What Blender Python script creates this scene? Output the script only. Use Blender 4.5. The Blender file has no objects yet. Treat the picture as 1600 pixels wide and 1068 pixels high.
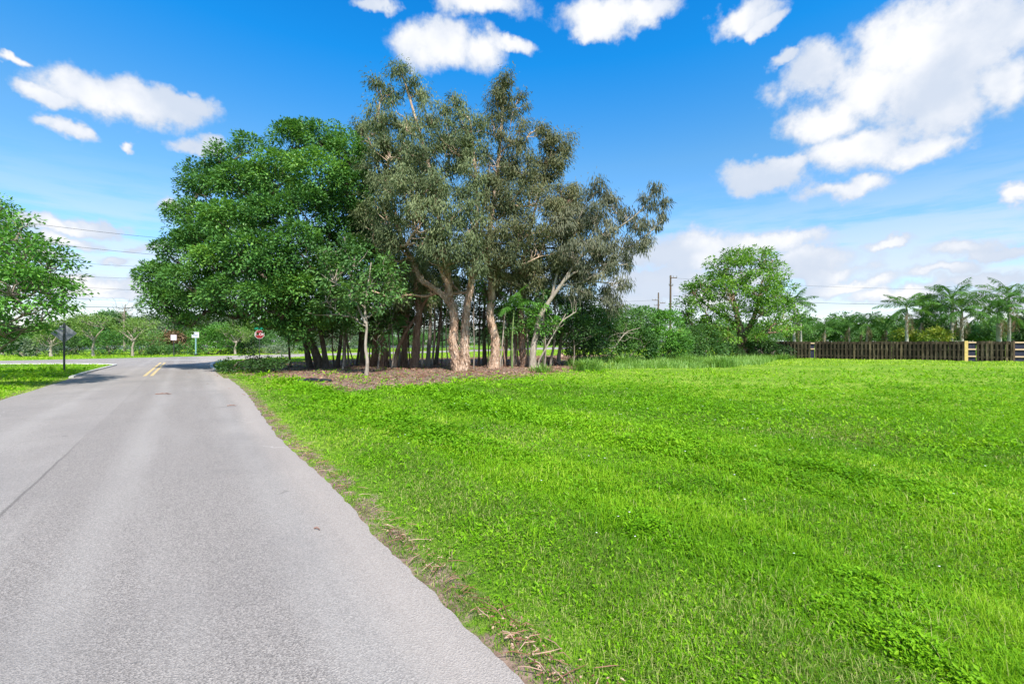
import bpy, math, random
import numpy as np
from mathutils import Vector
R = math.radians
S = bpy.context.scene
COL = S.collection
F, CX, CY, H = 711.0, 800.0, 534.0, 1.6

# ------------------------------------------------------------------ camera
cam_d = bpy.data.cameras.new('camera'); cam = bpy.data.objects.new('camera', cam_d); COL.objects.link(cam)
cam.location = (0, 0, H); cam.rotation_euler = (R(90), 0, 0)
cam_d.sensor_width = 36; cam_d.lens = 16.0; cam_d.clip_start = 0.05; cam_d.clip_end = 6000
S.camera = cam
S.view_settings.view_transform = 'Standard'; S.view_settings.look = 'None'
S.view_settings.exposure = 1.05; S.view_settings.gamma = 1

# ------------------------------------------------------------------ sun and sky
SUN_EL, SUN_AZ = R(50), R(158)          # azimuth clockwise from +Y (the view direction)
sl = bpy.data.lights.new('sun', 'SUN'); sun = bpy.data.objects.new('sun', sl); COL.objects.link(sun)
sl.energy = 3.9; sl.angle = R(1.5); sl.color = (1.0, 0.955, 0.88)
sd = Vector((math.sin(SUN_AZ)*math.cos(SUN_EL), math.cos(SUN_AZ)*math.cos(SUN_EL), math.sin(SUN_EL)))
sun.rotation_euler = sd.to_track_quat('Z', 'Y').to_euler(); sun.location = (0, 0, 60)

def nd(nt, typ, inputs=None, **kw):
    n = nt.nodes.new(typ)
    for k, v in kw.items(): setattr(n, k, v)
    for k, v in (inputs or {}).items():
        if hasattr(v, 'is_output'): nt.links.new(v, n.inputs[k])
        else: n.inputs[k].default_value = v
    return n
def mth(nt, op, a, b=None, c=None, clamp=False):
    n = nt.nodes.new('ShaderNodeMath'); n.operation = op; n.use_clamp = clamp
    for i, v in enumerate((a, b, c)):
        if v is None: continue
        if hasattr(v, 'is_output'): nt.links.new(v, n.inputs[i])
        else: n.inputs[i].default_value = v
    return n.outputs[0]
def vmth(nt, op, a, b=None):
    n = nt.nodes.new('ShaderNodeVectorMath'); n.operation = op
    for i, v in enumerate((a, b)):
        if v is None: continue
        if hasattr(v, 'is_output'): nt.links.new(v, n.inputs[i])
        else: n.inputs[i].default_value = v
    return n
def mixc(nt, f, a, b, mode='MIX'):
    n = nt.nodes.new('ShaderNodeMix'); n.data_type = 'RGBA'; n.blend_type = mode
    for i, v in ((0, f), (6, a), (7, b)):
        if hasattr(v, 'is_output'): nt.links.new(v, n.inputs[i])
        else: n.inputs[i].default_value = v if i == 0 else (*v, 1) if len(v) == 3 else v
    return n.outputs[2]
def smooth(nt, v, lo, hi, a=0.0, b=1.0):
    n = nd(nt, 'ShaderNodeMapRange', {0: v, 1: lo, 2: hi, 3: a, 4: b}, interpolation_type='SMOOTHSTEP')
    return n.outputs[0]

# clouds by direction: (px, py, rx, ry) -> azimuth, elevation
CLOUDS = [
 (1490,80,140,100),(1440,140,110,70),(1570,40,90,75),(1585,130,60,50),(1400,70,85,55),(1360,135,90,50),(1270,118,65,38),(1290,185,60,36),
 (1340,232,85,30),(1430,235,70,26),(1470,170,95,50),(1225,95,30,16),
 (1190,278,75,24),(1235,262,45,16),(1320,290,62,18),(1590,290,40,16),
 (140,148,85,32),(225,162,95,32),(80,158,50,16),(280,162,45,20),(110,208,45,16),
 (585,8,38,16),(745,6,72,26),(690,75,72,40),(650,70,40,24),(755,88,45,32),(800,70,30,14),
 (950,18,75,32),(1000,8,60,24),(930,40,40,20),(1165,18,48,26),(1190,35,25,14),
 (20,103,28,9),(212,226,17,9),(315,228,38,13),(250,314,26,12),(195,412,28,8),(140,347,50,14),(90,350,40,12),
 (1390,372,34,11),(1500,388,68,16),(1560,395,50,14),(1285,420,75,14),(1200,372,90,18),(1100,395,90,34),(1030,440,90,26),(1260,400,90,22),(1060,400,60,26),
 (1490,422,60,12),(240,388,26,9),(130,440,40,12),(1010,395,60,14),(1580,470,90,18),(1420,455,90,16),(1180,430,70,16),(1330,440,80,14),(1530,440,90,12),(60,345,70,16),(60,400,60,12),(100,375,70,14),(150,455,90,16),(30,440,80,14),(960,470,80,20),(1120,470,90,18),(170,470,90,10),(1050,450,90,14)]
W = bpy.data.worlds.new('World'); S.world = W; W.use_nodes = True
nt = W.node_tree; nt.nodes.clear()
tc = nt.nodes.new('ShaderNodeTexCoord').outputs['Generated']
sky = nd(nt, 'ShaderNodeTexSky', sky_type='NISHITA', sun_disc=False, sun_elevation=SUN_EL, sun_rotation=SUN_AZ,
         altitude=0, air_density=1.0, dust_density=0.6, ozone_density=2.2)
sep = nd(nt, 'ShaderNodeSeparateXYZ', {0: tc})
el = mth(nt, 'ARCSINE', sep.outputs[2]); az = mth(nt, 'ARCTAN2', sep.outputs[0], sep.outputs[1])
ae = nd(nt, 'ShaderNodeCombineXYZ', {0: az, 1: el}).outputs[0]
wn = nd(nt, 'ShaderNodeTexNoise', {'Vector': tc, 'Scale': 9.0, 'Detail': 5.0, 'Roughness': 0.6})
wv = vmth(nt, 'MULTIPLY', vmth(nt, 'SUBTRACT', wn.outputs['Color'], (.5, .5, .5)).outputs[0], (.13, .10, 0)).outputs[0]
av = vmth(nt, 'ADD', ae, wv).outputs[0]
cur = None; low = None
for (px, py, rx, ry) in CLOUDS:
    a0 = math.atan((px-CX)/F); hyp = math.hypot(F, px-CX); e0 = math.atan((CY-py)/hyp)
    ra = rx/F*math.cos(a0)**2; re = ry/hyp*math.cos(e0)**2
    d = vmth(nt, 'DIVIDE', vmth(nt, 'SUBTRACT', av, (a0, e0, 0)).outputs[0], (ra, re, 1)).outputs[0]
    ln = vmth(nt, 'LENGTH', d).outputs['Value']
    cur = ln if cur is None else mth(nt, 'SMOOTH_MIN', cur, ln, .25)
fb = nd(nt, 'ShaderNodeTexNoise', {'Vector': tc, 'Scale': 15.0, 'Detail': 12.0, 'Roughness': 0.64}).outputs[0]
dens = mth(nt, 'ADD', mth(nt, 'SUBTRACT', 1.18, cur), mth(nt, 'MULTIPLY', mth(nt, 'SUBTRACT', fb, .5), 1.5))
cm = smooth(nt, dens, -.12, .50)
# thin high veil and low hazy cloud near the horizon
vv = vmth(nt, 'MULTIPLY', tc, (2.2, 2.2, 16)).outputs[0]
ve = nd(nt, 'ShaderNodeTexNoise', {'Vector': vv, 'Scale': 1.6, 'Detail': 7.0, 'Roughness': 0.6}).outputs[0]
lowband = smooth(nt, sep.outputs[2], .06, .33, 1.0, 0.0)
veil = mth(nt, 'MULTIPLY', smooth(nt, ve, .36, .58), lowband)
gen = nd(nt, 'ShaderNodeTexNoise', {'Vector': tc, 'Scale': 4.5, 'Detail': 8.0, 'Roughness': 0.55}).outputs[0]
back = mth(nt, 'MULTIPLY', smooth(nt, gen, .47, .60), mth(nt, 'MAXIMUM', smooth(nt, sep.outputs[1], .15, -.1), smooth(nt, sep.outputs[2], .64, .76)))   # unseen generic clouds added overhead and behind the viewer for soft fill light
cm = mth(nt, 'MAXIMUM', cm, back)
hs = nd(nt, 'ShaderNodeHueSaturation', {'Hue': .502, 'Saturation': 1.28, 'Value': .92, 'Color': sky.outputs[0]}).outputs[0]
zr = nt.nodes.new('ShaderNodeValToRGB'); nt.links.new(sep.outputs[2], zr.inputs[0]); ee = zr.color_ramp.elements
for i_, (pz, cz) in enumerate(((0.0, (.33,.305,.325)), (.12, (.315,.31,.33)), (.35, (.30,.35,.325)), (.52, (.045,.345,.41)), (.66, (.02,.30,.40)), (.85, (.15,.30,.34)))):
    e_ = ee[i_] if i_ < 2 else ee.new(pz)
    e_.position = pz; e_.color = (*cz, 1)
skyc = vmth(nt, 'SCALE', mixc(nt, 1.0, hs, zr.outputs[0], 'MULTIPLY')); skyc.inputs['Scale'].default_value = 5.35; skyc = skyc.outputs[0]
c0 = mixc(nt, mth(nt, 'MULTIPLY', veil, .88), skyc, (5.6, 6.1, 6.7))
shn = mth(nt, 'MULTIPLY', smooth(nt, dens, .1, .85), smooth(nt, nd(nt, 'ShaderNodeTexNoise', {'Vector': tc, 'Scale': 6.0, 'Detail': 8.0}).outputs[0], .38, .60, .12, 1.0))
cloudc = mixc(nt, mth(nt, 'MULTIPLY', shn, 1.0), (4.5, 5.1, 6.1), (7.3, 7.3, 7.4))
c1 = mixc(nt, mth(nt, 'MULTIPLY', cm, .97), c0, cloudc)
bg = nd(nt, 'ShaderNodeBackground', {'Color': c1, 'Strength': .07})
wo = nt.nodes.new('ShaderNodeOutputWorld'); nt.links.new(bg.outputs[0], wo.inputs[0])
W.cycles.sampling_method = 'MANUAL'; W.cycles.sample_map_resolution = 512

# ------------------------------------------------------------------ pixel helpers (full-size photo pixels -> world)
def G(px, py):
    d = F*H/(py-CY); return np.array([(px-CX)/F*d, d, 0.0])
def Q(px, py, d):
    return np.array([(px-CX)/F*d, d, H+(CY-py)/F*d])

# ------------------------------------------------------------------ numpy noise
_T = np.random.RandomState(5).rand(256, 256)
def vn(x, y, s, o=0):
    x = np.asarray(x)/s+31.7*o+1000.3; y = np.asarray(y)/s+17.3*o+1000.7
    xi = np.floor(x).astype(int); yi = np.floor(y).astype(int); fx = x-xi; fy = y-yi
    fx = fx*fx*(3-2*fx); fy = fy*fy*(3-2*fy)
    a = _T[xi & 255, yi & 255]; b = _T[(xi+1) & 255, yi & 255]; c = _T[xi & 255, (yi+1) & 255]; d = _T[(xi+1) & 255, (yi+1) & 255]
    return (a*(1-fx)+b*fx)*(1-fy)+(c*(1-fx)+d*fx)*fy
def fbm(x, y, s, o=0):
    return (vn(x, y, s, o)*.5+vn(x, y, s/2.1, o+1)*.28+vn(x, y, s/4.3, o+2)*.22)
def sst(v, a, b):
    t = np.clip((v-a)/(b-a), 0, 1); return t*t*(3-2*t)
def inpoly(x, y, P):
    r = np.zeros(np.shape(x), bool); n = len(P)
    for i in range(n):
        x1, y1 = P[i]; x2, y2 = P[(i+1) % n]
        if y1 == y2: continue
        c = ((y1 > y) != (y2 > y)) & (x < (x2-x1)*(y-y1)/(y2-y1)+x1); r ^= c
    return r
def polydist(x, y, P, closed=True):
    d = np.full(np.shape(x), 1e9); n = len(P)
    for i in range(n if closed else n-1):
        x1, y1 = P[i]; x2, y2 = P[(i+1) % n]; dx, dy = x2-x1, y2-y1
        L = dx*dx+dy*dy+1e-9; t = np.clip(((x-x1)*dx+(y-y1)*dy)/L, 0, 1)
        d = np.minimum(d, np.hypot(x-x1-t*dx, y-y1-t*dy))
    return d

# ------------------------------------------------------------------ mesh collecting
class MB:
    def __init__(s): s.v = []; s.n = 0; s.f = []; s.a = []; s.m = []; s.sm = []
    def add(s, V, Fs, a=0.5, m=0, smooth=False):
        V = np.asarray(V, np.float32).reshape(-1, 3); Fs = np.asarray(Fs, np.int64)
        s.f.append(Fs+s.n); s.v.append(V); s.n += len(V)
        s.a.append(np.broadcast_to(np.asarray(a, np.float32), (len(Fs),)).copy())
        s.m.append(np.full(len(Fs), m, np.int32)); s.sm.append(np.full(len(Fs), smooth, bool))
    def build(s, name, mats, parent=None):
        me = bpy.data.meshes.new(name); V = np.concatenate(s.v)
        me.vertices.add(len(V)); me.vertices.foreach_set('co', V.ravel())
        tot = np.concatenate([np.full(len(f), f.shape[1], np.int32) for f in s.f])
        idx = np.concatenate([f.ravel() for f in s.f]).astype(np.int32)
        me.loops.add(len(idx)); me.loops.foreach_set('vertex_index', idx)
        me.polygons.add(len(tot)); st = np.concatenate([[0], np.cumsum(tot)[:-1]]).astype(np.int32)
        me.polygons.foreach_set('loop_start', st)
        try: me.polygons.foreach_set('loop_total', tot)
        except Exception: pass
        if not isinstance(mats, (list, tuple)): mats = [mats]
        for m in mats: me.materials.append(m)
        me.polygons.foreach_set('material_index', np.concatenate(s.m))
        me.polygons.foreach_set('use_smooth', np.concatenate(s.sm))
        at = me.attributes.new('rnd', 'FLOAT', 'FACE'); at.data.foreach_set('value', np.concatenate(s.a))
        me.update(calc_edges=True)
        o = bpy.data.objects.new(name, me); COL.objects.link(o)
        if parent is not None: o.parent = parent; o.location = -np.array(parent.location) if True else (0, 0, 0)
        return o
def tag(o, label=None, cat=None, group=None, kind=None):
    if label: o['label'] = label
    if cat: o['category'] = cat
    if group: o['group'] = group
    if kind: o['kind'] = kind
    return o
def empty(name, loc, label, cat, group=None):
    o = bpy.data.objects.new(name, None); COL.objects.link(o); o.location = [float(v) for v in loc]; o.empty_display_size = .3
    return tag(o, label, cat, group)

def box(mb, lo, hi, a=.5, m=0, M=None, bev=0):
    x0, y0, z0 = lo; x1, y1, z1 = hi
    V = np.array([(x0,y0,z0),(x1,y0,z0),(x1,y1,z0),(x0,y1,z0),(x0,y0,z1),(x1,y0,z1),(x1,y1,z1),(x0,y1,z1)], float)
    if M is not None: V = M(V)
    mb.add(V, [(3,2,1,0),(4,5,6,7),(0,1,5,4),(1,2,6,5),(2,3,7,6),(3,0,4,7)], a, m)
def frames(P):
    T = np.gradient(P, axis=0); T /= np.linalg.norm(T, axis=1)[:, None]+1e-9
    up = np.array([0.13, 0.97, 0.2]); A = np.cross(T, up); A /= np.linalg.norm(A, axis=1)[:, None]+1e-9
    return T, A, np.cross(T, A)
def tube(mb, P, r, n=8, a=.5, m=0, lump=0.0, rng=None, cap=True, smooth=True):
    P = np.asarray(P, float); k = len(P); r = np.broadcast_to(np.asarray(r, float), (k,))
    T, A, B = frames(P); th = np.arange(n)/n*2*np.pi
    rr = r[:, None]*np.ones((k, n))
    if lump and rng is not None:
        rid = rng.randn(n)*.6; rr = rr*(1+lump*(rng.randn(k, n)*.7+rid[None, :]))
    V = P[:, None]+A[:, None]*(np.cos(th)[None, :, None]*rr[..., None])+B[:, None]*(np.sin(th)[None, :, None]*rr[..., None])
    i = np.arange(k-1)[:, None]*n; j = np.arange(n)[None, :]; j2 = (j+1) % n
    Fq = np.stack([i+j, i+j2, i+n+j2, i+n+j], -1).reshape(-1, 4)
    mb.add(V.reshape(-1, 3), Fq, a, m, smooth)
    if cap:
        mb.add(V[-1], [tuple(range(n))][:1], a, m); mb.add(V[0], [tuple(range(n))[::-1]], a, m)
def spline(P, seg=5):
    P = np.asarray(P, float)
    if len(P) < 3:
        t = np.linspace(0, 1, seg+1)[:, None]; return P[0]*(1-t)+P[-1]*t
    E = np.vstack([2*P[0]-P[1], P, 2*P[-1]-P[-2]]); out = []
    for i in range(1, len(E)-2):
        for t in np.linspace(0, 1, seg, endpoint=False):
            a, b, c, d = E[i-1], E[i], E[i+1], E[i+2]
            out.append(.5*((2*b)+(c-a)*t+(2*a-5*b+4*c-d)*t*t+(3*b-a-3*c+d)*t**3))
    out.append(P[-1]); return np.array(out)
def nrm(v): return v/(np.linalg.norm(v, axis=-1, keepdims=True)+1e-9)

def leaves(mb, C, A, N, L, Wd, a, m=0, fold=.12, kite=.45):
    """C base points, A axis, N normal, L length, Wd width : one folded diamond each"""
    A = nrm(A); Sd = nrm(np.cross(N, A)); N2 = np.cross(A, Sd)
    L = np.broadcast_to(L, (len(C),))[:, None]; Wd = np.broadcast_to(Wd, (len(C),))[:, None]
    mid = C+A*L*kite+N2*Wd*fold
    V = np.stack([C, mid+Sd*Wd*.5, C+A*L-N2*L*.06, mid-Sd*Wd*.5], 1)
    k = len(C); I = np.arange(k)[:, None]*4+np.arange(4)[None]
    mb.add(V.reshape(-1, 3), I, a, m)

# ------------------------------------------------------------------ materials
def mat(name):
    m = bpy.data.materials.new(name); m.use_nodes = True; nt = m.node_tree; nt.nodes.clear()
    out = nt.nodes.new('ShaderNodeOutputMaterial'); return m, nt, out
def ramp(nt, fac, stops, interp='LINEAR'):
    n = nt.nodes.new('ShaderNodeValToRGB'); n.color_ramp.interpolation = interp
    e = n.color_ramp.elements
    while len(e) > 1: e.remove(e[-1])
    e[0].position = stops[0][0]; e[0].color = (*stops[0][1], 1)
    for p, c in stops[1:]:
        x = e.new(p); x.color = (*c, 1)
    nt.links.new(fac, n.inputs[0]); return n.outputs[0]
def leafmat(name, cols, trans=.3, rough=.5, spec=.35, tcol=None):
    m, nt, out = mat(name)
    at = nd(nt, 'ShaderNodeAttribute', attribute_name='rnd').outputs['Fac']
    st = [(i/(len(cols)-1), c) for i, c in enumerate(cols)]
    col = ramp(nt, at, st)
    p = nd(nt, 'ShaderNodeBsdfPrincipled', {'Base Color': col, 'Roughness': rough, 'Specular IOR Level': spec})
    t = nd(nt, 'ShaderNodeBsdfTranslucent', {'Color': mixc(nt, 1.0, col, tcol or (1.5, 1.35, .6), 'MULTIPLY')})
    mx = nd(nt, 'ShaderNodeMixShader', {0: trans, 1: p.outputs[0], 2: t.outputs[0]})
    nt.links.new(mx.outputs[0], out.inputs[0]); return m
def plain(name, c, rough=.6, metal=0, spec=.4, var=.15, scale=8):
    m, nt, out = mat(name)
    tc = nt.nodes.new('ShaderNodeTexCoord').outputs['Object']
    n = nd(nt, 'ShaderNodeTexNoise', {'Vector': tc, 'Scale': scale, 'Detail': 5.0}).outputs[0]
    f = smooth(nt, n, .3, .7)
    col = mixc(nt, f, tuple(x*(1-var) for x in c), tuple(min(1, x*(1+var)) for x in c))
    p = nd(nt, 'ShaderNodeBsdfPrincipled', {'Base Color': col, 'Roughness': rough, 'Metallic': metal, 'Specular IOR Level': spec})
    nt.links.new(p.outputs[0], out.inputs[0]); return m
def bark(name, c0, c1, c2, sx=9, sz=1.6, bump=.6, board=0):
    m, nt, out = mat(name)
    tc = nt.nodes.new('ShaderNodeTexCoord').outputs['Object']
    v = vmth(nt, 'MULTIPLY', tc, (sx, sx, sz)).outputs[0]
    n = nd(nt, 'ShaderNodeTexNoise', {'Vector': v, 'Scale': 1.0, 'Detail': 8.0, 'Roughness': .72, 'Distortion': 1.1}).outputs[0]
    n2 = nd(nt, 'ShaderNodeTexNoise', {'Vector': tc, 'Scale': 1.3, 'Detail': 3.0}).outputs[0]
    f = mth(nt, 'ADD', mth(nt, 'MULTIPLY', n, .8), mth(nt, 'MULTIPLY', n2, .25))
    col = ramp(nt, f, [(.36, c0), (.5, c1), (.66, c2)])
    if board:
        at = nd(nt, 'ShaderNodeAttribute', attribute_name='rnd').outputs['Fac']; col = mixc(nt, 1.0, col, ramp(nt, at, [(0, (.45,.43,.38)), (.6, (1,1,.95)), (1, (2.1,2.0,1.7))]), 'MULTIPLY')
    b = nd(nt, 'ShaderNodeBump', {'Strength': bump, 'Distance': .06, 'Height': n})
    p = nd(nt, 'ShaderNodeBsdfPrincipled', {'Base Color': col, 'Roughness': .85, 'Specular IOR Level': .15, 'Normal': b.outputs[0]})
    nt.links.new(p.outputs[0], out.inputs[0]); return m

M = {}
M['ficus'] = leafmat('broad_dark_leaf', [(.028,.085,.022),(.06,.165,.036),(.115,.27,.05),(.22,.40,.07)], .28, .45, .3)
M['bright'] = leafmat('bright_leaf', [(0.047,0.135,0.020),(0.088,0.230,0.034),(0.135,0.338,0.047),(0.216,0.432,0.068)], .3)
M['paper'] = leafmat('olive_narrow_leaf', [(.085,.115,.055),(.15,.19,.085),(.215,.26,.125),(.34,.37,.19)], .34, .6, .2, (1.2,1.15,.85))
M['bronze'] = leafmat('bronze_olive_leaf', [(.08,.10,.048),(.14,.16,.075),(.205,.21,.105),(.29,.25,.13)], .32, .6, .2, (1.2,1.1,.8))
M['casu'] = leafmat('grey_drooping_leaf', [(.075,.09,.055),(.13,.145,.09),(.20,.205,.13),(.29,.28,.19)], .28, .6, .2, (1.2,1.1,.8))
M['lime'] = leafmat('fresh_green_leaf', [(.06,.15,.02),(.11,.24,.03),(.17,.34,.045),(.27,.44,.07)], .35)
M['street'] = leafmat('street_tree_leaf', [(.10,.18,.035),(.16,.27,.055),(.23,.36,.09),(.30,.44,.13)], .4)
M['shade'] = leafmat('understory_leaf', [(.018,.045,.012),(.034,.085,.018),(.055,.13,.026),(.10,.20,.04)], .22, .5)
M['shrub'] = leafmat('shrub_leaf', [(0.041,0.108,0.027),(0.074,0.176,0.041),(0.115,0.243,0.061),(0.176,0.311,0.081)], .28)
M['grey'] = leafmat('grey_green_leaf', [(0.081,0.127,0.069),(0.127,0.184,0.103),(0.184,0.241,0.138),(0.253,0.310,0.184)], .25, tcol=(1.2,1.15,.8))
M['yellow'] = leafmat('yellow_green_leaf', [(0.100,0.180,0.020),(0.190,0.280,0.030),(0.340,0.380,0.050),(0.500,0.480,0.100)], .3)
M['palm'] = leafmat('palm_leaf', [(.035,.10,.022),(.07,.17,.035),(.115,.24,.055),(.19,.31,.08)], .28, .7, .08)
M['deadfrond'] = leafmat('dry_frond', [(0.160,0.110,0.060),(0.250,0.180,0.100),(0.330,0.250,0.150)], .2)
M['rust'] = leafmat('rusty_leaf', [(0.100,0.080,0.040),(0.180,0.120,0.060),(0.260,0.150,0.080),(0.140,0.160,0.060)], .2)
GC = [(.17,.215,.045),(.085,.225,.012),(.15,.33,.008),(.235,.43,.012),(.42,.57,.06),(.40,.38,.17)]
M['grass'] = leafmat('grass_blade', GC, .35, .6, .12, (1.35,1.3,.4))
M['weed'] = leafmat('weed_leaf', [(.07,.19,.004),(.12,.30,.006),(.19,.40,.009),(.30,.50,.02)], .35, .55, .15, (1.4,1.3,.4))
M['tall'] = leafmat('tall_grass_blade', [(.11,.22,.03),(.17,.32,.05),(.26,.42,.10),(.38,.48,.18)], .3)
M['flower'] = plain('white_petal', (.82,.82,.78), .7, var=.05)
M['litter'] = leafmat('dry_leaf', [(.10,.042,.026),(.22,.105,.068),(.36,.20,.14),(.55,.38,.28)], .05, .8, .1, (1,.8,.6))
M['dark_bark'] = bark('dark_bark', (.03,.022,.017), (.085,.065,.05), (.17,.135,.105))
M['paperbark'] = bark('papery_bark', (.15,.08,.05), (.44,.29,.20), (.72,.58,.46), 9, 2.2, 1.0)
M['redbark'] = bark('reddish_bark', (.09,.045,.030), (.27,.165,.115), (.46,.33,.24), 8, 1.6, .8)
M['palebark'] = bark('pale_bark', (.16,.13,.10), (.30,.25,.20), (.46,.40,.33), 9, 2.5, .4)
M['greybark'] = bark('grey_bark', (.10,.08,.06), (.21,.17,.135), (.36,.30,.25), 10, 2, .5)
M['palmtrunk'] = bark('palm_trunk', (.22,.20,.17), (.34,.31,.27), (.46,.43,.38), 3, 9, .4)
M['greenstem'] = bark('green_stem', (.06,.11,.03), (.13,.20,.06), (.24,.30,.12), 6, 3, .2)

# ------------------------------------------------------------------ setting: roads, ground
P0 = np.array([.06, 2.13]); DU = np.array([-.5827, .8127]); NV = np.array([.8127, .5827])
def UV(u, v): return P0+DU*u+NV*v
RN = np.random.RandomState(11)
def edge_w(u):        # ragged right edge of the asphalt
    u = np.asarray(u, float)
    base = .26*sst(u, 7.5, 16)*(1-sst(u, 21, 30))
    return base+.09*(vn(u, u*0, 2.4, 3)-.5)+.035*(vn(u, u*0, .5, 4)-.5)+.03*(vn(u, u*0, .13, 5)-.5)+.02*(vn(u, u*0, .05, 6)-.5)
right = [tuple(UV(u, edge_w(u)*(1 if u < 22 else .3))) for u in np.arange(-9, 33.5, .06)]
near_r = [(-20.9,31.6),(-22.3,34),(-23.6,36.5),(-24.5,39.3),(-24.7,42.3),(-24.0,46),(-22.0,50.5),(-18.3,57.5),(-11,69),(0,85),(24,120),(60,170)]
near_r = [tuple(p) for p in spline(np.c_[np.array(near_r), np.zeros(len(near_r))], 4)[:, :2]]
far = [(44,185),(8,128),(-13,81.5),(-28.3,61),(-36.7,47.6),(-43.4,38.8),(-52,29),(-68,14),(-98,-12)]
far = [tuple(p) for p in spline(np.c_[np.array(far), np.zeros(len(far))], 4)[:, :2]]
near_l = [(-84,-10),(-58,15),(-45,27),(-40,30.8),(-36.6,32.2),(-33,32.6),(-29.6,32.4),(-27.6,31.6),(-26.5,30.2)]
near_l = [tuple(p) for p in spline(np.c_[np.array(near_l), np.zeros(len(near_l))], 4)[:, :2]]
left = [tuple(UV(u, -5.4+.05*(float(vn(u, 7., 1.3))-.5))) for u in np.arange(31.5, -10, -.5)]
ROAD = right+near_r+far+near_l+left

def ground_z(x, y):
    d = polydist(x, y, ROAD[::4]); ins = inpoly(x, y, ROAD)
    d = np.where(ins, 0, d)
    z = -.035+.05*sst(d, 0, 1.2)+sst(d, 1, 5)*(.11*(vn(x, y, 3.1, 1)-.4)+.035*(vn(x, y, .8, 2)-.5))
    return np.where((x < -20) & (y > 24) & ~ins, z*.5+.03, z)
def sheet(name, poly, z, m, label=None, thick=0.0):
    me = bpy.data.meshes.new(name)
    from mathutils.geometry import tessellate_polygon
    V = [Vector((p[0], p[1], z)) for p in poly]; tris = tessellate_polygon([V]); n = len(V)
    vs = [tuple(v) for v in V]; fs = [tuple(t) for t in tris]
    up = []
    for t in fs:
        a, b, c = (V[i] for i in t); up.append(t if (b-a).cross(c-a).z > 0 else t[::-1])
    fs = up
    if thick:
        vs += [(v[0], v[1], z-thick) for v in V]
        fs += [(i, (i+1) % n, n+(i+1) % n, n+i) for i in range(n)]
    me.from_pydata(vs, [], fs); me.materials.append(m); me.update()
    o = bpy.data.objects.new(name, me); COL.objects.link(o); return o

def ground_zf(x, y):          # the ground mesh's own height, looked up quickly
    x = np.asarray(x, float); y = np.asarray(y, float)
    ix = np.clip(np.searchsorted(axn, x)-1, 0, len(axn)-2); iy = np.clip(np.searchsorted(ay, y)-1, 0, len(ay)-2)
    fx = (x-axn[ix])/(axn[ix+1]-axn[ix]); fy = (y-ay[iy])/(ay[iy+1]-ay[iy])
    return (ZG[iy, ix]*(1-fx)+ZG[iy, ix+1]*fx)*(1-fy)+(ZG[iy+1, ix]*(1-fx)+ZG[iy+1, ix+1]*fx)*fy

# asphalt
m, nt, out = mat('asphalt')
tc = nt.nodes.new('ShaderNodeTexCoord').outputs['Object']
ag = nd(nt, 'ShaderNodeTexVoronoi', {'Vector': tc, 'Scale': 135.0, 'Randomness': 1.0})
ag2 = nd(nt, 'ShaderNodeTexNoise', {'Vector': tc, 'Scale': 95.0, 'Detail': 4.0, 'Roughness': .75}).outputs[0]
spk = nd(nt, 'ShaderNodeSeparateColor', {0: ag.outputs['Color']}).outputs[0]
sp = nd(nt, 'ShaderNodeSeparateXYZ', {0: tc})
ru = mth(nt, 'ADD', mth(nt, 'MULTIPLY', mth(nt, 'SUBTRACT', sp.outputs[0], P0[0]), DU[0]), mth(nt, 'MULTIPLY', mth(nt, 'SUBTRACT', sp.outputs[1], P0[1]), DU[1]))
rv = mth(nt, 'ADD', mth(nt, 'MULTIPLY', mth(nt, 'SUBTRACT', sp.outputs[0], P0[0]), NV[0]), mth(nt, 'MULTIPLY', mth(nt, 'SUBTRACT', sp.outputs[1], P0[1]), NV[1]))
uvw = nd(nt, 'ShaderNodeCombineXYZ', {0: mth(nt, 'MULTIPLY', ru, .16), 1: mth(nt, 'MULTIPLY', rv, 1.5), 2: 0.0}).outputs[0]
strk = nd(nt, 'ShaderNodeTexNoise', {'Vector': uvw, 'Scale': 1.0, 'Detail': 5.0, 'Roughness': .55}).outputs[0]
big = nd(nt, 'ShaderNodeTexNoise', {'Vector': tc, 'Scale': .35, 'Detail': 5.0, 'Roughness': .6}).outputs[0]
wob = mth(nt, 'ADD', rv, mth(nt, 'MULTIPLY', mth(nt, 'SUBTRACT', nd(nt, 'ShaderNodeTexNoise', {'Vector': tc, 'Scale': .8, 'Detail': 4.0}).outputs[0], .5), .10))
lane = smooth(nt, wob, -2.69, -2.66)           # right of the joint: coarser, darker
seam = mth(nt, 'SUBTRACT', 1.0, smooth(nt, mth(nt, 'ABSOLUTE', mth(nt, 'ADD', wob, 2.675)), .006, .022))
seam = mth(nt, 'MULTIPLY', seam, smooth(nt, ru, 9.5, 6.0))
trk = mth(nt, 'MAXIMUM', smooth(nt, mth(nt, 'ABSOLUTE', mth(nt, 'ADD', wob, .55)), .32, .0), 0.0)
trk = mth(nt, 'ADD', trk, smooth(nt, mth(nt, 'ABSOLUTE', mth(nt, 'ADD', wob, 1.9)), .30, .0))
trk = mth(nt, 'ADD', trk, smooth(nt, mth(nt, 'ABSOLUTE', mth(nt, 'ADD', wob, 3.75)), .30, .0))
base = mixc(nt, spk, (.125,.114,.112), (.40,.368,.355))
base = mixc(nt, smooth(nt, ag2, .36, .52), mixc(nt, 1.0, base, (.42,.42,.43), 'MULTIPLY'), base)
base = mixc(nt, mth(nt, 'MULTIPLY', lane, .30), mixc(nt, .30, base, (.30,.288,.285)), mixc(nt, 1.0, base, (.72,.72,.72), 'MULTIPLY'))
base = mixc(nt, mth(nt, 'MULTIPLY', smooth(nt, strk, .45, .75), .35), base, (.33,.315,.31))
base = mixc(nt, mth(nt, 'MULTIPLY', trk, .26), base, (.36,.345,.34))
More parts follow.
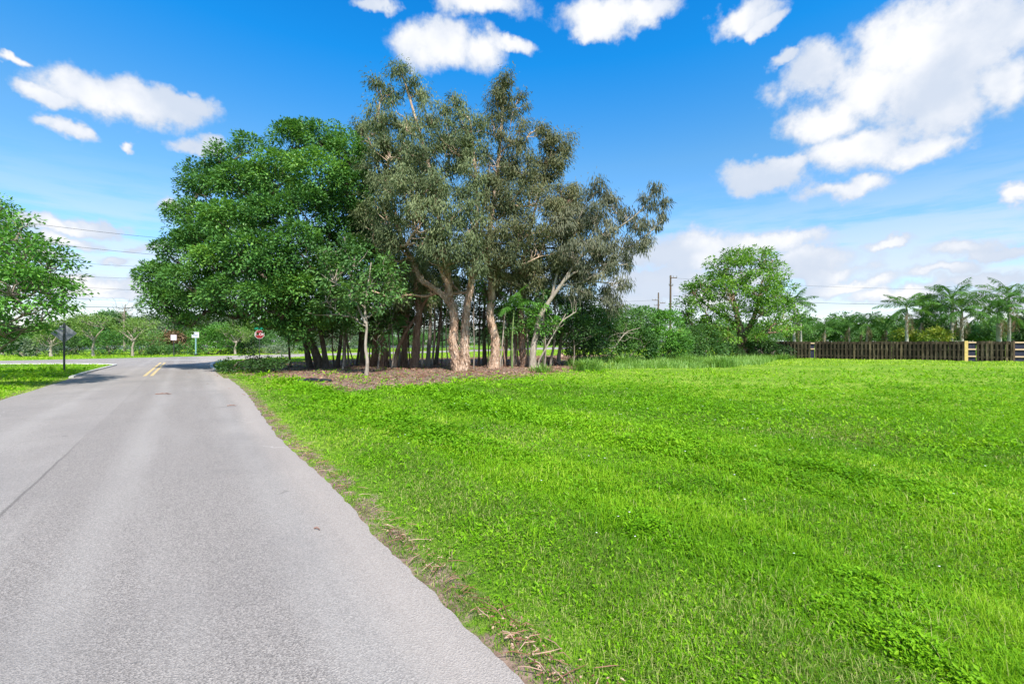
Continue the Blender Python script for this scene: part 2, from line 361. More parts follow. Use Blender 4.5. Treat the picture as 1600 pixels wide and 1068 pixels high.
base = mixc(nt, mth(nt, 'MULTIPLY', smooth(nt, big, .44, .66), .38), base, (.17,.162,.165))
edg = smooth(nt, mth(nt, 'ADD', rv, mth(nt, 'MULTIPLY', strk, .5)), -.25, .15)
base = mixc(nt, mth(nt, 'MULTIPLY', edg, .38), base, (.40,.355,.33))
base = mixc(nt, mth(nt, 'MULTIPLY', seam, .45), base, (.05,.048,.047))
stn = nd(nt, 'ShaderNodeTexNoise', {'Vector': vmth(nt, 'MULTIPLY', tc, (1.1, 1.1, 1)).outputs[0], 'Scale': 1.6, 'Detail': 4.0, 'Roughness': .6}).outputs[0]
base = mixc(nt, mth(nt, 'MULTIPLY', smooth(nt, stn, .68, .76), .45), base, (.075,.068,.066))
crk = nd(nt, 'ShaderNodeTexVoronoi', {'Vector': vmth(nt, 'ADD', tc, vmth(nt, 'MULTIPLY', nd(nt, 'ShaderNodeTexNoise', {'Vector': tc, 'Scale': 1.7, 'Detail': 4.0}).outputs['Color'], (.8, .8, 0)).outputs[0]).outputs[0], 'Scale': .35}, feature='DISTANCE_TO_EDGE').outputs[0]
cmk = mth(nt, 'MULTIPLY', smooth(nt, crk, .006, .001), smooth(nt, big, .52, .62))
base = mixc(nt, mth(nt, 'MULTIPLY', cmk, .6), base, (.42,.40,.39))
base = mixc(nt, 1.0, base, (1.075,1.035,.975), 'MULTIPLY')
bp = nd(nt, 'ShaderNodeBump', {'Strength': .7, 'Distance': .006, 'Height': mth(nt, 'ADD', ag.outputs['Distance'], mth(nt, 'MULTIPLY', ag2, .5))})
p = nd(nt, 'ShaderNodeBsdfPrincipled', {'Base Color': base, 'Roughness': .92, 'Specular IOR Level': .15, 'Normal': bp.outputs[0]})
nt.links.new(p.outputs[0], out.inputs[0]); M['asphalt'] = m
tag(sheet('road', ROAD, 0.0, m, thick=.06), kind='structure')

# soil and sward base
MULCH = [tuple(G(x, y)[:2]) for x, y in ((388,586),(380,575),(392,569),(440,567),(520,562),(640,560),(760,558),(860,556),(960,554),(1010,556),(905,573),(895,581),(830,588),(770,594),(690,601),(600,609),(545,613),(480,606),(440,597),(410,588))]
m, nt, out = mat('soil')
tc = nt.nodes.new('ShaderNodeTexCoord').outputs['Object']
n1 = nd(nt, 'ShaderNodeTexNoise', {'Vector': tc, 'Scale': 9.0, 'Detail': 8.0, 'Roughness': .7}).outputs[0]
n2 = nd(nt, 'ShaderNodeTexNoise', {'Vector': tc, 'Scale': .35, 'Detail': 6.0, 'Roughness': .6}).outputs[0]
n3 = nd(nt, 'ShaderNodeTexNoise', {'Vector': tc, 'Scale': 34.0, 'Detail': 5.0, 'Roughness': .75}).outputs[0]
gcol = mixc(nt, smooth(nt, n3, .35, .68), (.05,.12,.008), (.18,.34,.02))
gcol = mixc(nt, mth(nt, 'MULTIPLY', smooth(nt, n2, .45, .65), .5), gcol, (.30,.42,.05))
soil = mixc(nt, smooth(nt, n1, .3, .7), (.10,.062,.045), (.32,.225,.175))
at = nd(nt, 'ShaderNodeAttribute', attribute_name='bare').outputs['Fac']
bf = smooth(nt, mth(nt, 'ADD', at, mth(nt, 'MULTIPLY', mth(nt, 'SUBTRACT', n1, .5), .9)), .38, .62)
col = mixc(nt, bf, gcol, soil)
bp = nd(nt, 'ShaderNodeBump', {'Strength': .8, 'Distance': .05, 'Height': n1})
p = nd(nt, 'ShaderNodeBsdfPrincipled', {'Base Color': col, 'Roughness': .95, 'Specular IOR Level': .1, 'Normal': bp.outputs[0]})
nt.links.new(p.outputs[0], out.inputs[0]); M['soil'] = m
ax = np.r_[-1800,-900,-400,-200,-130,-95,np.arange(-80,80.1,1.0),95,130,200,400,900,1800]
axn = np.unique(np.r_[ax, np.arange(-30, 34, .5)])
ay = np.unique(np.r_[-600,-200,-60,-30,np.arange(-15,1,1.),np.arange(1,14,.3),np.arange(14,45,.6),np.arange(45,90,1.5),np.arange(90,160,6),200,300,500,900,2200])
X, Y = np.meshgrid(axn, ay); x, y = X.ravel(), Y.ravel()
Z = ground_z(x, y); Z[(np.abs(x) > 90) | (y > 120) | (y < -15)] = -.02
ZG = Z.reshape(len(ay), len(axn)); nx, ny = len(axn), len(ay); i = np.arange(ny-1)[:, None]*nx; j = np.arange(nx-1)[None]
Fq = np.stack([i+j, i+j+1, i+nx+j+1, i+nx+j], -1).reshape(-1, 4)
g = MB(); g.add(np.c_[x, y, Z], Fq, .5, 0, True); go = g.build('ground', M['soil']); tag(go, kind='structure')
dm = polydist(x, y, MULCH); im = inpoly(x, y, MULCH)
dr = polydist(x, y, ROAD[::4])
mulch_f = np.where(im, 1-.3*np.exp(-dm), np.exp(-dm*2)*.6)
bare = np.maximum(mulch_f, np.where((x > UV(0,0)[0]-30) & (dr < .5), .9-dr*1.6, 0))
b = go.data.attributes.new('bare', 'FLOAT', 'POINT'); b.data.foreach_set('value', bare.astype(np.float32))

# painted lines
def paintmat(name, c):
    m, nt, out = mat(name)
    tc = nt.nodes.new('ShaderNodeTexCoord').outputs['Object']
    n = nd(nt, 'ShaderNodeTexNoise', {'Vector': tc, 'Scale': 14.0, 'Detail': 6.0, 'Roughness': .7}).outputs[0]
    col = mixc(nt, smooth(nt, n, .38, .62), (.30,.27,.23), c)
    p = nd(nt, 'ShaderNodeBsdfPrincipled', {'Base Color': col, 'Roughness': .75}); nt.links.new(p.outputs[0], out.inputs[0]); return m
YEL = paintmat('worn_yellow_paint', (.72,.48,.12)); WHI = paintmat('worn_white_paint', (.68,.68,.66))
for v in (-2.86, -2.60):
    pl = [UV(25.7, v-.065), UV(25.7, v+.065), UV(43, v+.065), UV(43, v-.065)]
    tag(sheet('road_line', [tuple(q) for q in pl], .004, YEL), kind='structure')
tag(sheet('road_line', [(-30.4,39.7),(-30.6,40.2),(-25.0,41.2),(-24.9,40.7)], .004, WHI), kind='structure')

# kerbs of pale concrete round the two corners
KERB = plain('kerb_concrete', (.50,.48,.44), .85, var=.2, scale=5)
def kerb(path, w=.16, h=.07):
    P = spline(np.c_[np.array(path), np.zeros(len(path))], 3)[:, :2]
    T = np.gradient(P, axis=0); T /= np.linalg.norm(T, axis=1)[:, None]; Nn = np.c_[-T[:, 1], T[:, 0]]
    prof = [(-w/2, -.05), (-w/2, h-.03), (-w/2+.03, h), (w/2, h), (w/2, -.05)]
    V = np.array([[(*(P[k]+Nn[k]*a), b) for a, b in prof] for k in range(len(P))])
    n = len(prof); i = np.arange(len(P)-1)[:, None]*n; j = np.arange(n-1)[None]
    mb = MB(); mb.add(V.reshape(-1, 3), np.stack([i+j, i+j+1, i+n+j+1, i+n+j], -1).reshape(-1, 4))
    mb.add(V[0], [(0,1,2,3,4)]); mb.add(V[-1], [(4,3,2,1,0)])
    tag(mb.build('kerb', KERB), kind='structure')
kerb([tuple(UV(u, .06)) for u in (29.2, 31.2, 33)]+near_r[1:16])
kerb(near_l[10:]+[tuple(UV(u, -5.48)) for u in (30.5, 28.5, 26.5)])

# lake glimpsed past the hedge
m, nt, out = mat('lake_water')
tc = nt.nodes.new('ShaderNodeTexCoord').outputs['Object']
n = nd(nt, 'ShaderNodeTexNoise', {'Vector': tc, 'Scale': 1.2, 'Detail': 4.0}).outputs[0]
bp = nd(nt, 'ShaderNodeBump', {'Strength': .15, 'Distance': .1, 'Height': n})
p = nd(nt, 'ShaderNodeBsdfPrincipled', {'Base Color': (.25,.28,.30,1), 'Roughness': .08, 'Normal': bp.outputs[0]}); nt.links.new(p.outputs[0], out.inputs[0])
tag(sheet('lake', [(-150,62),(-72,78),(-38,105),(-10,150),(-30,230),(-150,230),(-260,120)], .02, m), kind='structure')

# ------------------------------------------------------------------ trees
LEAF = {  # length, width, droop, subclump radius, leaves per subclump, twig colour material
 'ficus': dict(L=.18, W=.088, droop=.35, sr=.44, n=84, flat=.8, dens=.85, puff=1, dome=1),
 'bright': dict(L=.20, W=.10, droop=.25, sr=.42, n=50, flat=.6, dens=1.0, puff=.6),
 'paper': dict(L=.24, W=.050, droop=.9, sr=.50, n=138, flat=.95, dens=1.0),
 'casu': dict(L=.34, W=.052, droop=1.5, sr=.36, n=60, flat=1.2, dens=1.0),
 'street': dict(L=.22, W=.10, droop=.1, sr=.55, n=40, flat=.6, dens=1.0),
 'shrub': dict(L=.20, W=.09, droop=.2, sr=.45, n=64, flat=.75, dens=.9, puff=1),
 'far': dict(L=.42, W=.20, droop=.2, sr=.8, n=60, flat=.7, dens=1.0),
}
def crown(mb, twm, lobes, kind, rng, dens=1.0, m=0, shell=.62, bias=None, tint=.0, keep_top=0.0, scale=1.0):
    """fill lobes (centre, (rx,ry,rz)) with clumps of leaves; returns clump centres per lobe"""
    K = dict(LEAF[kind]); K['sr'] *= scale; K['L'] *= scale; K['W'] *= scale
    out = []
    LC = np.array([l[0] for l in lobes]); LR = np.array([l[1] for l in lobes])
    for li, (c, r) in enumerate(lobes):
        c = np.array(c, float); r = np.array(r, float)
        ns = max(3, int(dens*K['dens']*4.2*(r[0]*r[1]+r[0]*r[2]+r[1]*r[2])/3/(K['sr']**2)))
        D = nrm(rng.randn(ns, 3)); D[:, 2] = D[:, 2]+(.32 if K.get('puff') else .12); D = nrm(D)
        if K.get('dome'): D[:, 2] = np.where((D[:, 2] < -.2) & (rng.rand(ns) < .55), -D[:, 2], D[:, 2])
        ff = shell+(1.06-shell)*rng.rand(ns)**.8
        S_ = c+D*r*ff[:, None]
        # drop clumps deep inside a neighbour
        q = ((S_[:, None]-LC[None])/LR[None]); q = (q**2).sum(-1); q[:, li] = 9
        keep = (q.min(1) > .30) | (rng.rand(ns) < .25)
        S_, D = S_[keep], D[keep]; ns = len(S_); out.append(S_)
        if ns == 0: continue
        sz = .65+.7*rng.rand(ns); nl = K['n']
        tnt = (rng.rand()-.5)*.42+tint; ts = (rng.rand(ns)-.5)*.40+tnt
        sub = np.repeat(np.arange(ns), nl); k = len(sub)
        o = rng.randn(k, 3)*.42*K['sr']*sz[sub][:, None]; o[:, 2] *= K['flat']
        o += D[sub]*(-.15*K['sr'])
        if K.get('puff'):
            pm = rng.rand(k) < .85*K['puff']; od = rng.randn(k, 3); od[:, 2] = od[:, 2]*.85+.35; od = nrm(od+D[sub]*.35)
            o2_ = od*(K['sr']*(.78+.30*rng.rand(k))*sz[sub])[:, None]; o2_[:, 2] *= K['flat']; o = np.where(pm[:, None], o2_, o)
        C = S_[sub]+o
        up = np.array([0, 0, 1.0])
        if K['droop'] >= .9: o2 = o*.8; o2[:, 2] = -abs(o[:, 2])*.5
        else: o2 = o
        A = nrm(nrm(o2)*.8+D[sub]*.5+rng.randn(k, 3)*.45-up*K['droop'])
        N = nrm(up*.8+D[sub]*.4+nrm(o)*(.95 if K.get('puff') else .4)+rng.randn(k, 3)*.34)
        L = K['L']*(.6+.7*rng.rand(k)); Wd = K['W']*(.7+.6*rng.rand(k))
        a = np.clip(.42+ts[sub]+rng.randn(k)*.17, 0, 1)
        leaves(mb, C, A, N, L, Wd, a, m)
    return out
def limb(mb, a, b, ra, rb, rng, m=0, sag=.12, n=6, seg=3, lump=.05):
    a, b = np.array(a, float), np.array(b, float); L = np.linalg.norm(b-a)
    p1 = a*.65+b*.35+rng.randn(3)*L*.07-np.array([0, 0, L*sag*.6]); p2 = a*.3+b*.7+rng.randn(3)*L*.06-np.array([0, 0, L*sag*.3])
    P = spline([a, p1, p2, b], seg); tube(mb, P, np.linspace(ra, rb, len(P)), n, .5, m, lump, rng, cap=False)
    return P
def connect(tmb, lobes, subs, skel, rng, r0=.12, tm=0, twr=.018, twigs=10, crownmb=None, cm=1):
    """skel: (k,3) points on the trunk; limbs to lobes then twigs to the clumps"""
    sk = [np.array(p) for p in skel]; base = np.array(skel[0])
    order = sorted(range(len(lobes)), key=lambda i: np.linalg.norm(np.array(lobes[i][0])-np.mean(skel, 0)))
    for i in order:
        c = np.array(lobes[i][0], float); tgt = c-np.array([0, 0, lobes[i][1][2]*.35])
        A = np.array(sk); dd = np.linalg.norm(A-tgt, axis=1)+2.2*np.clip(A[:, 2]-tgt[2]+.5, 0, 99)
        j = int(dd.argmin()); L = np.linalg.norm(A[j]-tgt)
        if L < .25: continue
        r = r0*(.45+.12*min(L, 5)); P = limb(tmb, A[j], tgt, r, r*.42, rng, tm, sag=.10)
        sk += [p for p in P[2:]]
        S_ = subs[i]
        if S_ is None or len(S_) == 0: continue
        pick = rng.choice(len(S_), min(twigs, len(S_)), replace=False)
        for q in pick:
            s0 = P[rng.randint(len(P)//2, len(P))]
            limb(crownmb if crownmb is not None else tmb, s0, S_[q], twr*1.6, twr*.6, rng, cm if crownmb is not None else tm, sag=.05, n=4, seg=2, lump=0)
def lob(px, py, d, rx, ry, rz=None):
    """lobe from photo pixels at depth d: radii in pixels"""
    s = d/F; return (Q(px, py, d), (rx*s, (rz if rz else (rx+ry)/2)*s, ry*s))
def path(pts, d, base=True):
    """trunk path through photo pixels; pts (px,py[,depth offset])"""
    return spline([Q(p[0], p[1], d+(p[2] if len(p) > 2 else 0)) for p in pts], 4)
def flare(P, r0, r1, fl=.38, h=.6):
    t = np.linspace(0, 1, len(P)); z = P[:, 2]-P[0, 2]
    return (r0*(1-t)+r1*t)*(1+fl*np.exp(-z/h))
def flakes(tm, trunks, rng):
    """peeling strips of bark standing off the trunk"""
    for (P, ra, rb) in trunks:
        if ra < .14: continue
        L = len(P); k = int(1100*ra/.25); s = rng.rand(k)**1.3*.62*(L-1); i = s.astype(int); f = (s-i)[:, None]
        C = P[i]*(1-f)+P[np.minimum(i+1, L-1)]*f; rr = np.interp(s, np.arange(L), flare(P, ra, rb)); th = rng.uniform(0, 6.28, k)
        O = np.stack([np.cos(th), np.sin(th), 0*th], 1); Tn = nrm(P[np.minimum(i+1, L-1)]-P[i])
        leaves(tm, C+O*(rr*1.0)[:, None], nrm(Tn*np.where(rng.rand(k) < .5, 1, -1)[:, None]+O*(.12+.28*rng.rand(k))[:, None]+rng.randn(k, 3)*.12), O+rng.randn(k, 3)*.2, .12+.30*rng.rand(k), .03+.06*rng.rand(k), .5, 0, .15)
def make_tree(name, label, cat, trunks, lobes, kind, leafm, barkm, seed, group=None, dens=1.0, r0=.12, scale=1.0, twigs=10, tint=0, lump=.07, shell=.62, sides=10, crown_name='crown'):
    """trunks: list of (points Nx3, radius at base, radius at top)"""
    rng = np.random.RandomState(seed)
    b = trunks[0][0][0] if trunks else np.array(lobes[0][0])*[1, 1, 0]
    root = empty(name, (b[0], b[1], 0), label, cat, group)
    tm = MB(); cm = MB(); skel = []
    for (P, ra, rb) in trunks:
        tube(tm, P, flare(P, ra, rb), sides, .5, 0, lump, rng, cap=False); skel += list(P[len(P)//2:])
    subs = crown(cm, None, lobes, kind, rng, dens, 0, shell, None, tint, 0, scale)
    if barkm in ('paperbark', 'redbark'): flakes(tm, trunks, rng)
    if skel: connect(tm, lobes, subs, skel, rng, r0, 0, .016, twigs, cm, 1)
    if tm.v: tm.build('trunk', M[barkm], root)
    cm.build(crown_name, [M[leafm], M[barkm]], root)
    return root
def T(pts, d, r0, r1): P = path(pts, d); P[0, 2] = -.12; return (P, r0, r1)
def depth(py): return F*H/(py-CY)

# -------- the big broad-leaved tree left of the grove
D0 = 27.5
FL = [(245,440,-1,32,26),(262,478,-1,34,24),(278,400,0,34,28),(296,345,0,34,30),(318,283,1,34,26),(345,250,1,28,20),(392,232,2,26,16),(455,222,1,42,26),(505,215,0,38,24),(545,245,-1,36,30),(330,300,-2,36,30),(385,290,-2,42,34),(440,275,-2,46,34),(500,275,-3,44,36),(360,350,-4,44,32),(420,345,-4,46,34),(480,330,-3.5,42,34),(545,300,-2,38,36),(315,380,-2,38,32),(390,400,-5,46,34),(340,420,-4,44,34),(300,445,-3,40,30),(430,420,-5,40,34),(470,385,-4.5,40,34),(360,462,-4.5,42,26),(410,470,-5,44,30),(455,460,-4.5,38,34),(320,480,-2,36,20),(370,492,-1,40,16),(450,500,-3.5,28,20),(475,505,-3.5,30,26),(490,440,-3,34,32),(560,360,-1,34,38),(530,340,1,40,40),(510,400,1,44,40),(430,310,3,60,50),(360,380,3,60,50),(400,440,3,70,40),(463,528,-3.5,20,16),(414,508,-3,12,8),(455,512,-3,26,16),(490,508,-3.5,26,18),(515,490,-2.5,28,20),(535,500,-1.5,24,16),(545,470,-1,30,26),(440,490,-4,34,22),(500,470,-3.5,32,26),(575,400,-1,30,34),(425,470,-2,40,26),(240,435,0,24,18),(246,462,-1,24,16),(285,478,0,34,20),(330,460,0,36,22),(380,440,1,44,30),(270,500,-1,24,12),(300,505,-1,22,10)]
trunks = [T([(502,578),(492,548),(480,520),(468,480),(455,430),(450,380),(455,310)], 27.0, .24, .09),
          T([(485,577),(478,540),(470,500),(440,460),(400,420),(360,380)], 27.2, .17, .07),
          T([(511,580),(506,545),(500,510),(500,460),(510,400),(520,330)], 26.2, .15, .06)]
make_tree('broadleaf_tree', 'tall broad dark green leafy tree whose crown overhangs the road beside the stop sign', 'tree', trunks,
          [lob(x, y, D0+dz, rx*.94, ry*.92) for x, y, dz, rx, ry in FL], 'ficus', 'ficus', 'dark_bark', 21, dens=1.55, r0=.16, twigs=6, tint=.04)

# -------- slender lighter green tree in front of it
SL = [(530,385,0,28,20),(505,405,0,24,20),(555,410,-.4,32,24),(520,430,-.6,30,22),(575,440,0,30,24),(545,455,-.8,30,20),(600,425,.5,24,22),(510,465,0,26,18),(590,475,-.3,28,16),(545,490,0,30,12),(615,460,.6,20,20),(500,488,.5,20,12)]
make_tree('slender_tree', 'slender pale stemmed tree with light green leaves growing in front of the dark grove', 'tree',
          [T([(572,586),(574,565),(571,540),(573,510),(570,480),(575,445),(580,410)], depth(586), .085, .03), (path([(571,505),(560,480),(552,455),(545,420)], depth(586)), .05, .02)],
          [lob(x, y, 22.2+dz, rx, ry) for x, y, dz, rx, ry in SL], 'bright', 'shrub', 'palebark', 22, dens=.75, r0=.06, twigs=12)
make_tree('sapling', 'thin dark stemmed sapling under the left edge of the big leafy crown', 'tree',
          [T([(454,572),(452,550),(451,528),(448,505)], depth(575), .07, .03)],
          [lob(x, y, 27, rx, ry) for x, y, rx, ry in ((445,508,14,10),(464,508,16,12),(455,495,20,12))], 'ficus', 'shrub', 'dark_bark', 23, dens=.9, r0=.04, twigs=6)

# -------- paperbarks
PB1 = [(625,112,0,24,16),(600,140,0,28,22),(650,138,.5,26,22),(585,180,0,26,28),(632,185,-.5,32,28),(675,180,0,26,26),(610,235,-1,34,30),(655,235,-1.5,34,32),(585,265,0,28,36),(630,290,-2,36,34),(680,285,-2,36,34),(600,330,-1.5,34,34),(655,345,-2.5,38,34),(700,340,-2.5,34,34),(625,375,-1,34,26),(690,390,-2.5,36,28),(725,375,-1.5,30,34),(715,165,.5,24,24),(705,225,-.5,30,36),(740,200,0,26,36),(745,260,-.5,28,38),(735,315,-1.5,30,34),(590,380,0,28,26),(640,415,.5,26,20),(560,445,.5,26,22),(625,455,-.5,26,20),(715,400,-2.2,26,22),(740,415,-1.8,24,22),(735,350,-2,26,26),(665,370,-2.2,28,24),(690,310,-2.5,28,26),(640,330,-2,28,26),(600,290,-1,26,26),(575,335,-.5,22,24),(700,440,1.5,24,18),(660,440,1.5,26,20),(750,380,1.5,30,30),(660,300,2,50,50),(620,250,2,44,44),(700,250,2,44,48)]
trunks = [T([(716,579),(713,560),(708,540),(709,515),(709,490),(703,465),(700,440),(697,410),(690,370),(680,310),(665,240),(645,170),(630,120)], 25.6, .25, .05),
          T([(723,579),(726,560),(726,535),(727,510),(729,480),(734,455),(738,425),(742,390),(745,330),(742,260),(735,190)], 25.5, .23, .05),
          (path([(706,475),(694,462),(675,448),(660,438),(650,420),(640,398),(630,378),(618,330),(600,260)], 25.6), .15, .05),
          (path([(705,462),(700,445),(690,425),(682,400),(678,370)], 25.4), .11, .05)]
make_tree('paperbark_tree', 'large paperbark with pale flaking twin trunk standing forward of the other trunks', 'tree', trunks,
          [lob(x, y, 25.5+dz, rx, ry) for x, y, dz, rx, ry in PB1], 'paper', 'paper', 'paperbark', 31, 'paperbark trees of the grove', dens=.66, r0=.12, twigs=16, lump=.20, sides=18, shell=.5)
PB2 = [(785,122,0,22,18),(775,155,0,24,24),(805,160,.5,22,24),(768,200,0,28,28),(805,210,0,28,30),(780,250,-.5,30,32),(820,262,0,26,32),(765,300,-1,32,32),(805,310,-1,32,32),(780,350,-1.5,34,30),(825,355,-.5,32,30),(760,395,-1.5,30,26),(800,400,-1,32,26),(842,310,.5,24,28),(845,390,0,28,28),(780,430,-.5,26,22),(838,200,1,16,14),(800,435,.5,28,20),(770,450,1.5,26,18),(830,440,1,24,20),(790,300,2,44,50),(800,390,2,44,40)]
trunks = [T([(771,573),(774,550),(773,525),(767,500),(766,480),(769,455),(765,425),(762,395),(768,340),(778,260),(785,180),(787,130)], 27, .24, .05),
          (path([(764,420),(757,400),(752,370),(755,320),(765,260)], 27), .13, .05)]
make_tree('paperbark_tree', 'paperbark with one knobbly orange brown trunk just right of the twin trunked one', 'tree', trunks,
          [lob(x, y, 27+dz, rx, ry) for x, y, dz, rx, ry in PB2], 'paper', 'bronze', 'paperbark', 32, 'paperbark trees of the grove', dens=.66, r0=.11, twigs=16, lump=.18, sides=16, shell=.5)
PB3 = [(560,215,0,22,26),(552,260,0,24,28),(575,300,0,28,30),(565,345,0,30,30),(600,385,0,32,30),(575,400,0,30,24),(620,420,0,30,26),(600,445,-.5,26,22),(640,450,-.5,26,24),(655,400,0,28,28),(630,480,-.5,24,20),(590,200,1,22,24),(545,300,1,22,28),(600,350,1,40,40),(670,470,0,22,20),(610,490,0,22,16)]
trunks = [T([(647,569),(650,545),(651,520),(655,490),(652,460),(650,430),(635,390),(610,330),(590,260),(575,215)], 28.2, .21, .06),
          T([(617,563),(622,545),(632,522),(648,498),(662,475),(677,452)], 28.5, .13, .07)]
make_tree('paperbark_tree', 'paperbark with reddish ragged trunk and a slanting branch, left of the twin trunked one', 'tree', trunks,
          [lob(x, y, 29.5+dz, rx, ry) for x, y, dz, rx, ry in PB3], 'paper', 'paper', 'redbark', 33, 'paperbark trees of the grove', dens=.70, r0=.11, twigs=12, lump=.12, sides=12, shell=.5, tint=.08)
PB4 = [(862,215,0,24,18),(880,225,0,20,16),(850,245,0,22,20),(870,262,0,22,22),(845,290,0,24,26),(885,310,0,28,26),(865,345,-.5,30,28),(895,365,-.5,28,26),(870,400,-.5,32,26),(905,420,0,26,24),(850,430,0,28,22),(820,430,-.5,26,20),(900,300,.8,22,22),(910,340,.5,22,22)]
trunks = [T([(820,568),(816,545),(815,520),(814,490),(816,450),(818,410),(826,370),(838,320),(852,270),(865,225)], 28.5, .19, .04),
          (path([(815,470),(822,440),(826,415),(840,380),(860,350)], 28.5), .08, .04)]
make_tree('paperbark_tree', 'slim paperbark with a reddish trunk rising behind the feathery palm in the grove', 'tree', trunks,
          [lob(x, y, 28.7+dz, rx, ry) for x, y, dz, rx, ry in PB4], 'paper', 'bronze', 'redbark', 34, 'paperbark trees of the grove', dens=.95, r0=.09, twigs=11, lump=.1, shell=.5)
# grey feathery tree leaning out to the right
CA = [(930,295,0,20,16),(955,318,0,20,16),(925,335,-.5,26,22),(950,360,-.5,26,20),(980,335,0,20,16),(1022,292,.3,10,16),(1012,318,.3,16,16),(1032,332,.3,11,14),(1000,352,0,20,16),(975,378,-.3,22,18),(930,385,-.8,28,22),(960,412,-.5,24,16),(1005,382,.2,16,12),(925,425,-.5,26,20),(975,438,0,18,14),(950,455,.2,20,12),(895,395,-.5,26,24),(905,455,0,24,16),(960,478,.3,18,10),(880,350,0,26,24),(1022,352,.3,14,10),(985,415,.2,14,10),(1040,318,.2,7,12),(1015,375,.2,12,8),(945,300,.3,12,12),(900,430,1,30,24),(940,400,1,30,24),(890,350,1,28,28),(950,470,.2,22,8),(988,400,.2,16,8)]
trunks = [T([(832,567),(833,545),(838,520),(841,500),(852,480),(862,465),(880,440),(900,410),(925,385),(960,360),(1000,330),(1024,290)], 27.5, .20, .025),
          (path([(880,440),(900,425),(930,420),(960,405),(1000,375),(1035,345)], 27.5), .07, .02),
          (path([(862,465),(870,430),(885,390),(905,340),(930,290)], 27.8), .08, .025)]
make_tree('leaning_tree', 'thin grey feathery tree leaning out to the right edge of the grove', 'tree', trunks,
          [lob(x, y, 27.5+dz, rx, ry) for x, y, dz, rx, ry in CA], 'casu', 'casu', 'palebark', 35, dens=.54, r0=.07, twigs=18, lump=.05, shell=.35)

# -------- trunks and understory within the grove
def understory(label, trunk, lobes, d, seed, r=.13, dens=.8, leafm='shade', barkm='dark_bark', kind='ficus', tint=0):
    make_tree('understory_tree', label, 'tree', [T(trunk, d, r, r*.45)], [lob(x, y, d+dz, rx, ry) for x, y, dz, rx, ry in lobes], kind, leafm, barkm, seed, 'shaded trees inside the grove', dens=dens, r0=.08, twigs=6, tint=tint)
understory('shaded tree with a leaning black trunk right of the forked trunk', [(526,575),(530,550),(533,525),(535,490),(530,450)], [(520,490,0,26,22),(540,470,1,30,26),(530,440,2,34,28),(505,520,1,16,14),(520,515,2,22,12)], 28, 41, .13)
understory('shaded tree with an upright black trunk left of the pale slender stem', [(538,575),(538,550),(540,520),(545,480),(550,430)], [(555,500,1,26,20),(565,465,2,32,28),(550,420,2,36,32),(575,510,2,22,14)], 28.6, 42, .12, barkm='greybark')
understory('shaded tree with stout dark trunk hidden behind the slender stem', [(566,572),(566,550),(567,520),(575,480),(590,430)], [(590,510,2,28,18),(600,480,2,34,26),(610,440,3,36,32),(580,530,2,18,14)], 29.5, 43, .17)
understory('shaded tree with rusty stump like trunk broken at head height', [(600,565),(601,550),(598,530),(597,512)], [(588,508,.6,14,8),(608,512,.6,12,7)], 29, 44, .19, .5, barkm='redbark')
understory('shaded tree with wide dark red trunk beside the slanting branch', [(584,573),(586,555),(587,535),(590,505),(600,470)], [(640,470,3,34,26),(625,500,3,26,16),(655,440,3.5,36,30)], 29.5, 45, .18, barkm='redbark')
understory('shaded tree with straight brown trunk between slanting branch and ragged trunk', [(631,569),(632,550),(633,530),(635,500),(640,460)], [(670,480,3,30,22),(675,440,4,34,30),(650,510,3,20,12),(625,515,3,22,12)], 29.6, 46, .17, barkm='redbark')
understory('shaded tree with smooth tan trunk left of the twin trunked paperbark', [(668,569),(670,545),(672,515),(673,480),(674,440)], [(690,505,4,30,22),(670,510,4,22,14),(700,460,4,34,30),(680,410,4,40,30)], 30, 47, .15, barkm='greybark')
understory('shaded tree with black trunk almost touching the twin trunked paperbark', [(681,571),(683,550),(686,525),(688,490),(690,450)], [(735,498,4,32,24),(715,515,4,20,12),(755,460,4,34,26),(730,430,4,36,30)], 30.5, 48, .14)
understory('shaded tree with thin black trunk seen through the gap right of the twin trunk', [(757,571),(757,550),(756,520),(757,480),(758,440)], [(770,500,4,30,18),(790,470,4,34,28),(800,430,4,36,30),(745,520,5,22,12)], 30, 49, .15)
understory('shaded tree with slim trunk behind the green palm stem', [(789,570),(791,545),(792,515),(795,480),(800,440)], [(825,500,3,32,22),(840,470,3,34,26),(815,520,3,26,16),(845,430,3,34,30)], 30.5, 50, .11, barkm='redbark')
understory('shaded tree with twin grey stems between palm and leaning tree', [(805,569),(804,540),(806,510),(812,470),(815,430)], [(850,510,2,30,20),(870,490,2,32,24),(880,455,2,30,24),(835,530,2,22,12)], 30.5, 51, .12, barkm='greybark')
understory('shaded tree with bushy dark crown at the right end of the grove', [(872,562),(876,540),(880,515),(890,490),(900,465)], [(905,485,0,30,20),(925,475,1,28,18),(900,515,0,30,18),(930,505,1,28,18),(880,535,1,22,14),(915,535,1,28,14)], 31, 52, .12, barkm='greybark')

